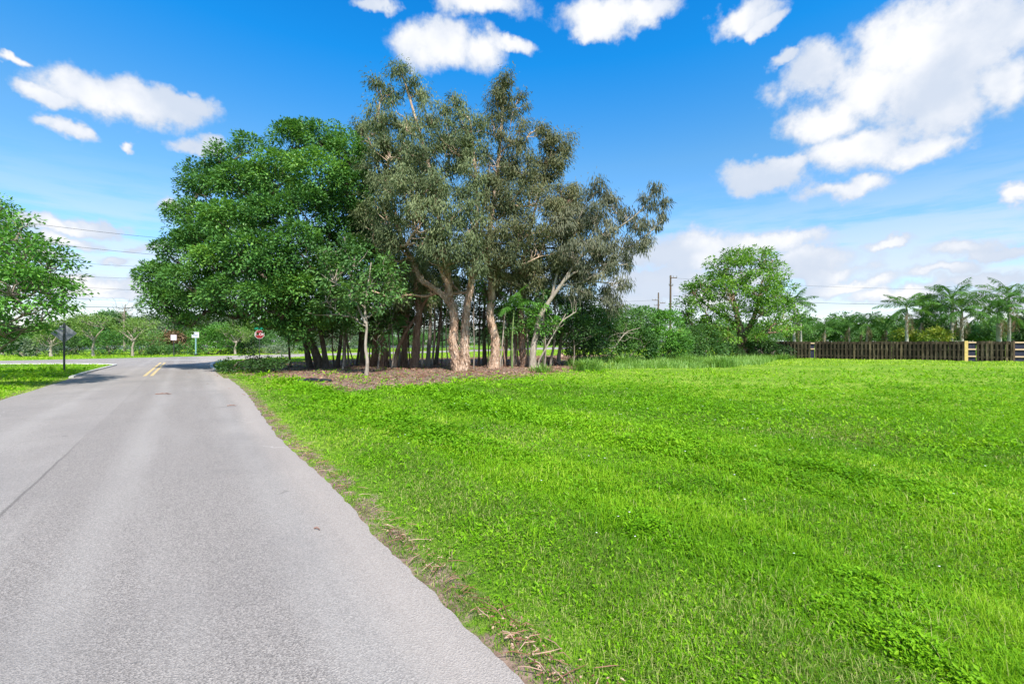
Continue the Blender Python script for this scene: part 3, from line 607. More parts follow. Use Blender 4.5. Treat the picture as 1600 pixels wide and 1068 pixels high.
# thin stems among them, each a pole of its own
def stem(label, pts, d, r, barkm, tuft=None, seed=0):
    rng = np.random.RandomState(seed); P = path(pts, d); P[0, 2] = -.1
    root = empty('thin_stem', (P[0, 0], P[0, 1], 0), label, 'tree', 'bare young stems in the grove')
    mb = MB(); tube(mb, P, np.linspace(r, r*.5, len(P)), 7, .5, 0, .04, rng)
    for k in range(3):
        j = rng.randint(len(P)//2, len(P)); limb(mb, P[j], P[j]+np.array([rng.randn()*.5, rng.randn()*.4, .9]), r*.4, r*.15, rng)
    mb.build('trunk', M[barkm], root)
    if tuft:
        c = MB(); crown(c, None, [lob(x, y, d, a, b) for x, y, a, b in tuft], 'bright', rng, .6); c.build('crown', M['shrub'], root)
stem('thin pale straight stem just right of the twin trunked paperbark', [(740,576),(741,540),(740,500),(742,450)], 26.5, .045, 'greybark', [(742,455,14,14)], 61)
stem('thin slanting tan stem right of the knobbly trunk', [(781,569),(785,535),(788,500),(790,485)], 27.2, .05, 'palebark', [(792,480,12,10)], 62)
stem('short tan stem leaning beside the slanting one', [(784,566),(788,545),(788,525)], 28.2, .05, 'palebark', None, 63)
stem('thin dark slanting stem in the bright gap left of the grove', [(553,568),(547,548),(542,530),(538,512)], 29, .045, 'dark_bark', None, 64)
stem('pair of grey stems rising from the foot of the leaning tree', [(840,571),(852,545),(866,520),(877,503),(884,490)], 27.5, .06, 'palebark', [(888,488,12,10)], 65)
stem('upper grey stem crossing to the right above the brown roots', [(838,570),(858,535),(875,505),(892,492),(900,487)], 27.0, .05, 'palebark', None, 66)
stem('upright grey stem in front of the dark hollow', [(850,560),(852,530),(848,500),(845,475)], 28, .05, 'greybark', [(846,470,14,12)], 67)
stem('very thin dark stem between the two stout paperbarks', [(690,570),(691,540),(690,500),(690,470)], 28.5, .05, 'dark_bark', None, 68)

STEMS = [(522,572,520,500,29,'dark_bark','thin dark stem just left of the leaning black trunk'),(545,572,541,505,30,'greybark','thin grey stem right of the upright black trunk'),(557,573,562,500,29.5,'dark_bark','thin dark stem left of the stout hidden trunk'),
 (577,571,583,495,30,'greybark','thin grey stem right of the pale slender tree'),(610,568,606,490,29,'palebark','pale thin stem right of the broken stump trunk'),(624,569,619,500,29.5,'greybark','grey thin stem under the slanting branch'),
 (641,570,640,500,30,'dark_bark','thin dark stem left of the ragged paperbark'),(659,571,664,490,30,'palebark','pale stem between ragged trunk and smooth tan trunk'),(675,571,679,480,30.5,'greybark','grey stem right of the smooth tan trunk'),
 (700,570,698,490,30,'palebark','pale stem left behind the twin trunked paperbark'),(748,572,750,480,29,'dark_bark','thin black stem left of the knobbly trunk'),(798,571,797,500,29.5,'palebark','pale stem just left of the green palm stem'),
 (810,571,808,490,29,'redbark','reddish thin stem right of the green palm stem'),(826,570,823,500,29,'palebark','pale thin stem left of the leaning grey tree'),(860,566,868,505,29.5,'greybark','grey thin stem above the root heap'),(790,570,786,505,28,'redbark','reddish short stem left of the palm')]
for q, (x0, y0, x1, y1, d_, bk, lb) in enumerate(STEMS):
    stem(lb, [(x0, y0), ((x0+x1)/2+(q % 3-1)*2, (y0+y1)/2), (x1, y1), (x1+(q % 2)*4-2, y1-40)], d_, .05+.02*(q % 3), bk, [(x1, y1-8, 18, 14), (x1+6, y1+8, 12, 9)] if q % 2 else [(x1-4, y1-14, 20, 14)], 600+q)
# leafy low growth hanging among the trunks
LOW = [('leafy low sapling hanging over the dark trunks left of the pale slender tree', [(535,505,0,20,16),(520,520,.5,16,12),(550,520,.3,14,12)], 25.5, 'shrub'),
 ('dark leafy sapling right behind the pale slender tree', [(590,530,0,16,14),(602,510,.5,20,14),(585,500,.5,18,14)], 26.5, 'shade'),
 ('green climbing foliage left of the slanting branch', [(612,500,0,16,20),(625,470,.4,20,22),(605,470,.5,18,20)], 27, 'shrub'),
 ('leafy shoot in the opening right of the knobbly trunk', [(800,515,0,18,14),(815,495,.5,22,16),(790,500,.6,16,12)], 28, 'shrub'),
 ('broad leafy sapling before the leaning tree', [(850,500,0,20,16),(868,515,.4,18,14),(838,515,.5,16,12)], 27, 'bright'),
 ('dark green growth closing the hollow at the right end of the grove', [(895,510,0,26,18),(915,520,.5,26,20),(885,530,.2,20,14)], 29, 'shade')]
for q, (lb, lo, d_, mt) in enumerate(LOW):
    gx = Q(lo[0][0], 540, d_); tr = (spline([(gx[0], d_, -.1), (gx[0]+.1, d_, 1.0), tuple(Q(lo[0][0], lo[0][1], d_))], 4), .05, .02)
    make_tree('low_sapling', lb, 'tree', [tr], [lob(x, y, d_+dz, rx, ry) for x, y, dz, rx, ry in lo], 'shrub', mt, 'greybark', 650+q, 'saplings inside the grove', dens=.6, r0=.04, twigs=7)

# -------- palm builder
def palm(name, label, base, top, cr, seed, nf=15, group=None, tr=.13, droop=1.0, leafm='palm', barkm='palmtrunk', dead=1, lw=.045, nl=46, feather=.36):
    rng = np.random.RandomState(seed); base = np.array(base, float); top = np.array(top, float)
    root = empty(name, (base[0], base[1], 0), label, 'palm', group)
    mb = MB(); mid = (base+top)/2+np.array([rng.randn()*.12, 0, 0]); P = spline([base, mid, top], 6)
    tube(mb, P, np.linspace(tr*1.15, tr*.75, len(P)), 10, .5, 0, .02, rng); mb.build('trunk', M[barkm], root)
    if dead is not None:
        sh = MB(); tube(sh, spline([top, top+np.array([0, 0, cr*.14]), top+np.array([0, 0, cr*.30])], 3), np.linspace(tr*.8, tr*.3, 7), 8); sh.build('crownshaft', M['greenstem'], root)
    cm = MB(); c0 = top+np.array([0, 0, cr*.12])
    for f in range(nf+(dead or 0)):
        isd = f >= nf
        th = f*2.39996+rng.randn()*.2; elv = (1.40-1.75*(f/nf)**1.1)+rng.randn()*.12 if not isd else -.9
        L = cr*(1.15+.25*rng.rand())*(.85 if elv > 1 else 1); h = np.array([math.cos(th), math.sin(th), 0])
        t = np.linspace(0, 1, 12); ang = elv-droop*(1.35*t**1.35)
        st = L/11; X = np.cumsum(np.cos(ang))*st; Zz = np.cumsum(np.sin(ang))*st
        RP = c0+h*X[:, None]+np.array([0, 0, 1])*Zz[:, None]
        col = .45+.2*rng.randn(); tube(cm, RP, np.linspace(.035, .008, 12)*cr/2.6, 4, np.clip(col, 0, 1), 1 if isd else 0, cap=False)
        u = np.linspace(.12, .995, nl); B = np.stack([np.interp(u, t, RP[:, k]) for k in range(3)], 1)
        Tg = nrm(np.stack([np.interp(u, t, np.gradient(RP[:, k])) for k in range(3)], 1))
        side = np.cross(h, [0, 0, 1.0])
        ll = cr*feather*np.sin(np.clip(u*.92+.1, 0, 1)*np.pi)**.55*(.8+.3*rng.rand(nl))
        for s in (-1, 1):
            A = nrm(side*s*.75+Tg*.55+np.array([0, 0, -1])*(.45+.5*rng.rand(nl))[:, None]*droop+rng.randn(nl, 3)*.16)
            N = nrm(np.array([0, 0, 1.0])+h*.3+rng.randn(nl, 3)*.3)
            leaves(cm, B, A, N, ll, lw*cr/2.4*(.8+.4*rng.rand(nl)), np.clip(col+rng.randn(nl)*.12, 0, 1), 1 if isd else 0, 0)
    cm.build('crown', [M[leafm], M['deadfrond']], root); return root
b = G(800, 576); palm('feather_palm', 'young feathery palm with a thin green stem among the paperbark trunks', b*[1,1,0], Q(803, 485, b[1]), 1.35, 71, 9, tr=.05, barkm='greenstem', leafm='bright', dead=None, droop=.85)
b = G(762, 574); palm('feather_palm', 'small feathery palm behind the knobbly paperbark trunk', (b[0], 29, 0), Q(762, 515, 29), 1.1, 72, 8, tr=.05, barkm='greenstem', leafm='shrub', dead=None, droop=.8)
b = G(838, 576); palm('feather_palm', 'broad bright palm sapling at the foot of the leaning tree', (Q(848, 480, 29.5)[0], 29.5, 0), Q(850, 470, 29.5), 1.6, 73, 9, tr=.05, barkm='greenstem', leafm='shrub', dead=None, droop=.8)

# ------------------------------------------------------------------ left foreground tree (trunk just outside the frame)
LT = [(-70,420,0,70,50),(-10,345,1,34,22),(-40,370,0,60,36),(20,365,0,38,24),(50,385,.5,30,20),(75,410,0,34,22),(25,400,-1.5,48,30),(60,440,-1,46,26),(100,455,0,26,18),(95,430,.8,24,16),(10,445,-2,50,32),(-50,470,-2,60,36),(40,475,-1.5,44,20),(85,478,0,30,14),(0,500,-1.5,44,20),(35,510,-.5,34,14),(-40,530,-1,50,22),(-5,545,-.5,26,16),(5,320,1,12,12),(35,345,.8,18,10),(-30,440,3,80,70)]
trunks = [T([(-105,600),(-100,560),(-92,520),(-80,480),(-50,440),(-20,400)], 17.5, .22, .06), (path([(-97,545),(-70,510),(-30,485),(10,470)], 17.5), .12, .04)]
make_tree('spreading_tree', 'wide spreading leafy tree entering the picture at its left edge above the grass corner', 'tree', trunks,
          [lob(x, y, 17+dz, rx, ry) for x, y, dz, rx, ry in LT], 'bright', 'bright', 'greybark', 81, dens=.62, r0=.08, twigs=12, scale=.80)

# ------------------------------------------------------------------ street trees over the junction
def street_tree(px, py, top, w, label, seed):
    d = depth(py); rng = np.random.RandomState(seed); h = py-top
    tr = [T([(px,py),(px-1,py-h*.2),(px+1,py-h*.38),(px-w*.10,py-h*.6)], d, .12, .06), (path([(px+1,py-h*.36),(px+w*.1,py-h*.5),(px+w*.22,py-h*.65)], d), .09, .04), (path([(px,py-h*.36),(px-w*.12,py-h*.48),(px-w*.25,py-h*.6)], d), .08, .04)]
    lo = []
    for k in range(11):
        a = rng.rand()*2-1; b = rng.rand(); lo.append(lob(px+a*w*.36*(1-.4*b), top+h*(.12+.42*(1-b)), d+rng.randn()*1.0, w*.17, h*.13))
    make_tree('street_tree', label, 'tree', tr, lo, 'street', 'street', 'palebark', seed, 'street trees beyond the cross road', dens=.62, r0=.06, twigs=9)
street_tree(80, 557.5, 500, 66, 'young street tree behind the back of the diamond sign, leftmost of its row', 91)
street_tree(146, 557.2, 486, 80, 'young street tree with pale trunk right of the diamond sign', 92)
street_tree(208, 556.6, 490, 84, 'young street tree just left of the small pinkish sign', 93)
street_tree(368, 554.2, 502, 70, 'young street tree left of the stop sign, rightmost of its row', 94)

# ------------------------------------------------------------------ shrubs and trees beyond the cross road
def bush(name, label, cat, lobes, d, kind, leafm, seed, group, dens=.8, stems=4, scale=1.0, tint=0, by=None):
    rng = np.random.RandomState(seed); L = [lob(x, y, d+dz, rx, ry) for x, y, dz, rx, ry in lobes]
    cx = np.mean([l[0][0] for l in L]); cy0 = np.mean([l[0][1] for l in L]); trs = []
    for k in range(stems):
        l = L[rng.randint(len(L))]; bx = cx+.04*rng.randn()
        trs.append((spline([(bx, cy0+.03*rng.randn(), -.1), ((bx+l[0][0])/2+rng.randn()*.2, l[0][1], l[0][2]*.45), tuple(l[0])], 3), .07*scale, .03))
    make_tree(name, label, cat, trs, L, kind, leafm, 'greybark', seed, group, dens=dens, r0=.05, twigs=4, scale=scale, tint=tint, crown_name='foliage', sides=6)
HG = 'shrubs beyond the cross road'
BG = [ # label, lobes centre px, d, mat
 ('green shrub at the far left behind the first street tree', [(-20,535,0,30,22),(15,538,0,24,20),(40,540,1,24,18)], 54, 'shrub'),
 ('brown green scrub left of the diamond sign', [(60,545,0,22,12),(30,550,0,22,9)], 50, 'grey'),
 ('dense dark shrub directly behind the diamond sign post', [(98,540,0,22,17),(118,543,-.5,18,14)], 55, 'shade'),
 ('glossy green shrub between the second and third street trees', [(160,535,0,20,18),(180,538,0,22,18),(172,545,-1,18,12)], 56, 'ficus'),
 ('rounded green shrub right of the third street tree', [(232,538,0,24,18),(222,546,-1,18,10)], 57, 'shrub'),
 ('low clipped looking green shrub under the pinkish sign', [(262,551,0,24,6),(240,551,0,20,6),(285,549,0,20,7)], 56, 'shrub'),
 ('tall leafy shrub right of the white sign on the pale post', [(325,528,0,24,16),(345,536,0,26,18),(318,543,-1,20,12),(355,520,1,22,14)], 57, 'bright'),
 ('dark green shrub left of the stop sign post', [(375,545,0,24,10),(392,540,0,18,12),(388,530,1,16,10)], 60, 'shade'),
 ('low olive hedge shrub behind the stop sign post', [(415,548,0,26,6),(440,548,0,24,6)], 60, 'grey'),
 ('green shrub seen between stop sign and sapling', [(440,535,0,22,14),(425,528,1,18,12),(460,540,0,20,12)], 66, 'shrub'),
 ('pale green shrub seen between the leaning black trunks', [(520,535,0,22,14),(540,530,1,24,14),(505,538,0,18,12)], 72, 'grey'),
 ('bright green shrub seen left of the broken stump trunk', [(560,532,0,24,14),(590,534,0,24,14)], 78, 'shrub'),
 ('distant green shrub seen through the gap left of twin trunk', [(640,532,0,26,13),(670,534,0,24,12)], 88, 'shrub'),
 ('distant green shrub seen through the gap right of twin trunk', [(735,530,0,26,14),(700,533,0,26,12)], 95, 'grey'),
 ('distant dark shrub behind the knobbly trunk', [(780,528,0,30,14),(820,530,0,30,14)], 95, 'shade')]
for i, (lb, lo, d, mt) in enumerate(BG):
    bush('shrub', lb, 'shrub', lo, d, 'shrub', mt, 100+i, HG, 1.0, 3, 1.25)
BT = [
 ('feathery grey green tree rising behind the pinkish sign', [(258,512,0,26,14),(285,508,0,26,14),(275,522,-1,30,10)], 68, 'grey'),
 ('rusty leaved tree directly behind the pinkish sign', [(250,530,0,20,9),(272,527,0,20,9),(296,532,0,18,9)], 64, 'rust'),
 ('tree with blue green crown behind the white sign', [(320,505,0,26,12),(345,500,1,28,14),(300,515,0,16,10)], 70, 'grey'),
 ('yellow green crowned tree between white sign and stop sign', [(372,510,0,30,14),(400,505,0,24,12),(350,512,0,18,10)], 74, 'street'),
 ('broad tree beyond the hedge behind the stop sign', [(420,515,0,30,12),(445,510,0,28,14),(400,520,0,20,10)], 80, 'shrub'),
 ('rounded tree far behind the left street trees', [(100,512,0,26,14),(65,518,0,28,14),(30,522,0,30,14)], 72, 'street'),
 ('tall distant tree peeping above the second street tree', [(175,498,0,26,12),(150,505,0,26,14),(195,505,0,22,12)], 78, 'shrub'),
 ('dusky tree far behind the third street tree', [(235,505,0,24,14),(215,512,0,24,14)], 80, 'shade'),
 ('hazy tree seen low behind the left edge of the grove', [(480,515,0,30,14),(515,512,0,30,16)], 90, 'grey')]
for i, (lb, lo, d, mt) in enumerate(BT):
    bush('background_tree', lb, 'tree', lo, d, 'far', mt, 130+i, 'trees beyond the cross road', 1.2, 3, .8)
rng = np.random.RandomState(7)
root = empty('bare_tree', (Q(195,0,75)[0], 75, 0), 'leafless twiggy treetop showing above the street trees', 'tree')
mb = MB(); b = Q(195,540,75); tube(mb, spline([b*[1,1,0], Q(194,500,75), Q(196,475,75)], 4), np.linspace(.2,.05,9), 6)
for k in range(26):
    s = Q(195+rng.randn()*1.5, 478+rng.rand()*26, 75); limb(mb, s, s+np.array([rng.randn()*1.4, rng.randn(), .6+rng.rand()*1.2]), .045, .015, rng, n=4)
mb.build('trunk', M['greybark'], root)

# ------------------------------------------------------------------ thicket right of the grove, round tree and undergrowth
RG = 'shrubs of the thicket beside the fence'
RB = [
 ('dark tangled shrub at the right foot of the grove', [(900,520,0,34,26),(925,505,.5,34,22),(905,548,-1,30,10),(940,530,0,30,22)], 34, 'shade'),
 ('grey green shrub with arching bare twigs', [(955,510,0,34,22),(985,505,0,34,22),(970,530,-.8,34,20),(945,545,-1.5,28,10),(1000,535,-.8,30,20)], 36, 'shrub'),
 ('tall bushy green shrub left of the wooden utility pole', [(1010,505,0,34,20),(1040,512,0,30,22),(1030,535,-.8,34,20),(1055,540,-.5,26,16),(985,520,1,30,20),(1000,545,-.8,34,14),(1040,548,-.8,30,12)], 38, 'bright'),
 ('low dark shrub under the left side of the round tree', [(1080,538,0,30,16),(1105,545,0,30,12),(1070,548,-.5,28,12),(1095,525,.5,26,14)], 41, 'shrub'),
 ('dark shrub right of the thick split trunk', [(1185,545,0,26,12),(1210,548,0,22,9)], 42.5, 'shade'),
 ('bushy shrub left of the thick split trunk', [(1125,545,0,24,12),(1140,552,-.5,20,8)], 42.5, 'shade'),
 ('yellow green bush glowing far behind the round tree', [(1070,525,0,22,10),(1110,522,0,30,10)], 52, 'yellow'),
 ('green bush far behind the right half of the round tree', [(1150,525,0,40,14),(1190,528,0,30,12)], 56, 'shrub')]
for i, (lb, lo, d, mt) in enumerate(RB):
    bush('shrub', lb, 'shrub', lo, d, 'shrub', mt, 160+i, RG, 1.35, 5, 1.0)
RT = [(1150,405,0,24,14),(1185,400,0,22,14),(1208,405,.3,14,8),(1130,418,0,26,16),(1170,420,-1,34,20),(1205,425,0,24,14),(1110,440,0,28,16),(1085,455,0,24,14),(1072,478,.3,18,14),(1100,480,-1,30,18),(1140,455,-2,36,22),(1185,450,-2,36,22),(1215,455,-.5,26,20),(1225,485,0,22,18),(1190,485,-1.5,32,18),(1150,490,-1,30,14),(1085,505,0,28,14),(1120,510,-1,28,14),(1200,515,-.5,32,14),(1228,510,0,18,12),(1070,500,1,16,14),(1160,400,1,20,10),(1090,530,-.5,26,12),(1130,528,-1,24,10),(1185,532,-1,26,10),(1120,450,2,40,24),(1190,470,2,40,24)]
trunks = [T([(1157,552),(1159,535),(1158,520),(1154,505),(1150,480),(1140,450)], 43, .40, .12), (path([(1159,530),(1168,515),(1176,500),(1185,470),(1190,440)], 43), .24, .08), (path([(1155,512),(1140,500),(1115,485),(1095,470)], 43), .15, .05)]
make_tree('rounded_tree', 'rounded bright green tree with thick split trunk at the left end of the fence', 'tree', trunks,
          [lob(x, y, 43+dz, rx, ry) for x, y, dz, rx, ry in RT], 'bright', 'lime', 'redbark', 180, dens=.68, r0=.14, twigs=9, scale=1.25, lump=.1)

# ------------------------------------------------------------------ palms and trees behind the fence
PL = [ # px, crown py, cr px, d, label
 (1243,470,27,60,'palm half hidden by the right side of the round tree'),
 (1251,497,22,58,'small palm just right of the round tree'),
 (1288,508,22,62,'low palm behind the short pale patch of the fence'),
 (1328,503,22,62,'ragged palm left of the pair in the middle of the fence'),
 (1355,500,26,60,'bushy palm with dead brown skirt behind the middle of the fence'),
 (1384,505,24,60,'short palm right of the one with the dead skirt'),
 (1418,478,32,56,'spiky upright palm standing left of the tall drooping palms'),
 (1440,492,24,60,'small palm close behind the spiky upright one'),
 (1486,467,40,56,'tallest palm with drooping fronds left of the yellow post'),
 (1504,482,34,54,'shorter shaggy palm left of the yellow post'),
 (1561,484,34,54,'thick trunked palm with hanging fronds near the right edge'),
 (1575,464,38,56,'tall palm with spreading fronds near the right edge')]
for i, (px, py, cr, d, lb) in enumerate(PL):
    s = d/F; b = Q(px, 540, d)*[1, 1, 0]; tp = Q(px+(i % 3-1)*1.5, py+8, d)
    palm('palm_tree', lb, b, tp, cr*s*1.0, 200+i, 15 if cr > 25 else 12, 'palms behind the fence', .12+.05*(cr > 26)+.08*(px == 1561), (.8, .95, .85)[i % 3], dead=3 if i in (4,) else 1, lw=.06, nl=44)
FT = [
 ('leafy tree behind the fence right of the round tree', [(1270,520,0,24,12),(1300,512,0,24,14),(1318,522,0,24,12)], 68, 'shrub'),
 ('small dense tree behind the middle of the fence', [(1340,525,0,26,10),(1370,522,0,24,10),(1395,528,0,22,8)], 70, 'shrub'),
 ('dark airy tree between the spiky palm and the tallest palm', [(1447,470,0,15,8),(1460,480,0,16,12),(1448,505,0,20,12),(1470,510,0,16,12)], 62, 'shade'),
 ('yellow leaved croton bush behind the fence', [(1455,522,0,14,10),(1472,525,0,12,9)], 55, 'yellow'),
 ('variegated yellow green bush left of the croton', [(1405,522,0,14,9),(1430,525,0,14,9)], 58, 'yellow'),
 ('green shrub behind the fence beneath the tallest palm', [(1420,524,2,24,10),(1490,524,2,26,11),(1515,522,2,22,11)], 60, 'shrub'),
 ('deep green tree filling the gap left of the thick trunked palm', [(1530,520,0,22,12),(1550,526,0,20,10)], 60, 'shrub'),
 ('dark tree at the right edge behind the palms', [(1592,515,0,18,14),(1618,500,0,22,20),(1600,528,-1,24,10)], 60, 'shade'),
 ('pale green tree far behind the palms', [(1260,525,0,24,9),(1230,520,0,20,10)], 75, 'street')]
for i, (lb, lo, d, mt) in enumerate(FT):
    bush('background_tree', lb, 'tree', lo, d, 'far', mt, 230+i, 'trees behind the fence', 1.2, 3, .7)

# distant woods closing the horizon
wd = MB(); rng = np.random.RandomState(9); lo = []
for k in range(150):
    x = -330+k*4.6+rng.randn()*2; y = 215+rng.randn()*8+(-60 if x > 60 else 0); lo.append(((x, y, 3.2+rng.rand()*1.8), (5.5, 4, 4.2+rng.rand()*1.6)))
crown(wd, None, lo, 'far', rng, .9, scale=2.2)
tag(wd.build('distant_woods', M['shrub']), 'far off belt of woodland along the horizon', 'woodland', kind='stuff')

# ------------------------------------------------------------------ utility poles and wires
WOOD = bark('pole_wood', (.05,.035,.025), (.11,.075,.05), (.19,.13,.09), 12, 1.0, .3)
STEEL = plain('galvanised_steel', (.42,.43,.44), .45, .7)
DKMET = plain('dark_green_post', (.045,.055,.050), .5, .3)
CERAM = plain('grey_insulator', (.35,.35,.36), .3)
def pole(px, top, d, label, arms, seed):
    rng = np.random.RandomState(seed); b = Q(px, 540, d)*[1,1,0]; t = Q(px+ .8, top, d)
    root = empty('utility_pole', b, label, 'utility pole', 'utility poles beyond the thicket')
    mb = MB(); tube(mb, [b-[0,0,.3], (b+t)/2, t], [.20,.17,.13], 10); mb.build('pole', WOOD, root)
    s = d/F
    for (y, x0, x1) in arms:
        z = Q(px, y, d)[2]; a = MB(); box(a, (b[0]+x0*s, d-.2, z-.06), (b[0]+x1*s, d-.09, z+.06)); ao = a.build('crossarm', WOOD, root)
        for q in (x0, (x0+x1)/2+.3, x1):
            i = MB(); c = np.array([b[0]+q*s, d-.145, z]); tube(i, [c+[0,0,.06], c+[0,0,.12], c+[0,0,.2], c+[0,0,.3]], [.03,.07,.05,.07], 8); o = i.build('insulator', CERAM, root)
    if seed % 2:
        c = np.array([b[0]+.32, d-.1, Q(px, top+22, d)[2]]); i = MB(); tube(i, [c-[0,0,.4], c+[0,0,.4], c+[0,0,.45]], [.22,.22,.1], 12); i.build('transformer', CERAM, root)
    return t
pole(1047, 430, 72, 'nearer dark wooden utility pole left of the round tree', [(434, -1, 10), (446, -2, 4)], 2)
pole(1028, 457, 95, 'farther shorter utility pole with side arms', [(469, -9, 0), (477, -6, 2), (473.5, 3, 11)], 4)
CAB = plain('black_cable', (.02,.02,.022), .5)
def wire(label, a, b, sag, r=.018):
    t = np.linspace(0, 1, 25)[:, None]; P = np.array(a)*(1-t)+np.array(b)*t; P[:, 2] -= (4*sag*t*(1-t))[:, 0]
    mb = MB(); tube(mb, P, r, 5); tag(mb.build('overhead_wire', CAB), label, 'wire', 'overhead power lines')
for k, (y0, y1, lb) in enumerate(((333,366,'uppermost overhead wire left of the big leafy tree'),(362,392,'second overhead wire from the top left of the big leafy tree'),(395,408,'faint third overhead wire from the top on the left'),(420,424,'fourth overhead wire from the top on the left, between two faint ones'),(434,444,'faint fifth overhead wire from the top on the left'),(452,462,'sixth overhead wire from the top on the left, above the thick lowest one'))):
    wire(lb, Q(-60, y0, 52), Q(330, y1+12, 66), .35, .016 if k > 1 else .022)
wire('thick lowest overhead wire above the left street trees', Q(-60, 474, 50), Q(330, 482, 60), .1, .032)
wire('overhead wire running right above the fence palms', Q(1052, 462, 72), Q(1700, 470, 82), 1.0, .028)
wire('thin upper overhead wire above the palms', Q(1049, 434, 72), Q(1700, 449, 90), 1.0, .015)
wire('thin wire from the farther pole running left behind the thicket', Q(1019, 469, 95), Q(800, 470, 100), .4, .018)

# ------------------------------------------------------------------ signs
def ext(mb, pts, T_, th, a=.5, m=0):
    """prism of a 2D outline (x,z) thick th along local y"""
    n = len(pts); V = [(x, -th/2, z) for x, z in pts]+[(x, th/2, z) for x, z in pts]; V = T_(np.array(V, float))
    mb.add(V[:n], [tuple(range(n))], a, m); mb.add(V[n:], [tuple(range(n))[::-1]], a, m)
    mb.add(V, [(i, n+i, n+(i+1) % n, (i+1) % n) for i in range(n)], a, m)
def place(b, ang):
    c, s = math.cos(ang), math.sin(ang); Rm = np.array([[c, -s, 0], [s, c, 0], [0, 0, 1]])
    return lambda V: V@Rm.T+np.array(b)
def text(name, body, size, mat_, b, ang, x, z, y=-.012, parent=None, w=1.0):
    cu = bpy.data.curves.new(name, 'FONT'); cu.body = body; cu.size = size; cu.align_x = 'CENTER'; cu.align_y = 'CENTER'; cu.extrude = .002; cu.offset = size*.012
    t = bpy.data.objects.new(name, cu); COL.objects.link(t); bpy.context.view_layer.update()
    me = bpy.data.meshes.new_from_object(t.evaluated_get(bpy.context.evaluated_depsgraph_get())); bpy.data.objects.remove(t)
    n = len(me.vertices); V = np.zeros(n*3, np.float32); me.vertices.foreach_get('co', V); V = V.reshape(-1, 3)
    V = np.c_[V[:, 0]*w+x, np.full(n, y)-V[:, 2], V[:, 1]+z]; V = place(b, ang)(V)
    if parent is not None: V = V-np.array(parent.location)
    me.vertices.foreach_set('co', V.astype(np.float32).ravel()); me.materials.clear(); me.materials.append(mat_); me.update()
    o = bpy.data.objects.new(name, me); COL.objects.link(o); o.parent = parent; return o
def hpost(mb, b, h, w=.06, T_=None):
    for (x0, y0, x1, y1) in ((-w/2,0,w/2,.008),(-w/2,.008,-w/2+.01,.045),(w/2-.01,.008,w/2,.045)):
        box(mb, (x0, y0, -.1), (x1, y1, h), M=T_)
RED = plain('sign_red', (.24,.012,.018), .5, var=.06); WH = plain('sign_white', (.60,.60,.60), .4, var=.03); GRN = plain('sign_green', (.006,.20,.12), .35, var=.06)
PINK = plain('sign_faded_pink', (.56,.46,.52), .45, var=.05); BLK = plain('sign_black', (.03,.03,.03), .5); TEAL = plain('teal_paint', (.20,.34,.36), .4, var=.1); ALU = plain('sign_back_aluminium', (.22,.23,.25), .55, .1, var=.08)
# stop sign, facing traffic coming up the side road
b = G(405.5, 560.3); ang = math.atan2(-DU[0], DU[1])
root = empty('stop_sign', b, 'red octagonal stop sign with green street name plates at the junction corner', 'sign')
TT = place(b, ang); zc = 2.32; R8 = .40
mb = MB(); hpost(mb, b, 2.95, .07, lambda V: TT(V+[0,.02,0])); mb.build('post', DKMET, root)
def octo(r): return [(r*math.cos(R(22.5+45*k)), zc+r*math.sin(R(22.5+45*k))) for k in range(8)]
mb = MB(); ext(mb, octo(R8*1.08), lambda V: TT(V), .006); sp_ = mb.build('panel', WH, root)
mb = MB(); ext(mb, octo(R8*1.0), lambda V: TT(V+[0,-.006,0]), .006); mb.build('panel_face', RED, root)
text('lettering', 'STOP', .34, WH, b, ang, 0, zc, -.012, root, .95)
mb = MB(); ext(mb, [(-.42,2.80),(.42,2.80),(.42,3.00),(-.42,3.00)], lambda V: TT(V+[0,.0,0]), .006); mb.build('street_name_plate', GRN, root)
TT2 = place(b, ang+R(80)); mb = MB(); ext(mb, [(-.42,3.02),(.42,3.02),(.42,3.22),(-.42,3.22)], lambda V: TT2(V), .006); mb.build('street_name_plate', GRN, root)
# diamond warning sign seen from behind
b = G(100.5, 581.5); root = empty('warning_sign', b, 'grey back of a diamond shaped sign on a dark post in the left grass corner', 'sign')
ang2 = math.atan2(b[0], b[1])*-1+R(6)
TT = place(b, ang2); mb = MB(); hpost(mb, b, 2.62, .085, lambda V: TT(V)); mb.build('post', DKMET, root)
s = .50; mb = MB(); ext(mb, [(0,2.06-s),(s,2.06),(0,2.06+s),(-s,2.06)], lambda V: TT(V+[0,.055,0]), .006); mb.build('panel', ALU, root)
for zz in (1.80, 2.30):
    mb = MB(); tube(mb, TT(np.array([(0,-.012,zz),(0,.005,zz)])), .012, 6); mb.build('bolt', STEEL, root)
# two signs beyond the cross road
b = G(271.5, 556.8); root = empty('road_sign', b, 'small square pinkish white sign on a dark post beyond the cross road', 'sign')
TT = place(b, R(8)); k = b[1]/F
mb = MB(); hpost(mb, b, 34*k, .09, lambda V: TT(V)); mb.build('post', BLK, root)
mb = MB(); ext(mb, [(-4.2*k,25.5*k),(4.2*k,25.5*k),(4.2*k,34*k),(-4.2*k,34*k)], lambda V: TT(V-[0,.012,0]), .01); mb.build('panel', PINK, root)
b = G(306, 555.8); root = empty('road_sign', b, 'white rectangular sign with rows of dark lettering on a pale teal post', 'sign')
TT = place(b, R(8)); k = b[1]/F
mb = MB(); tube(mb, [b-[0,0,.1], b+[0,0,30*k], b+[0,0,37*k]], .075, 10); mb.build('post', TEAL, root)
mb = MB(); box(mb, (-.13, -.13, -.02), (.13, .13, .25), M=TT); mb.build('base', DKMET, root)
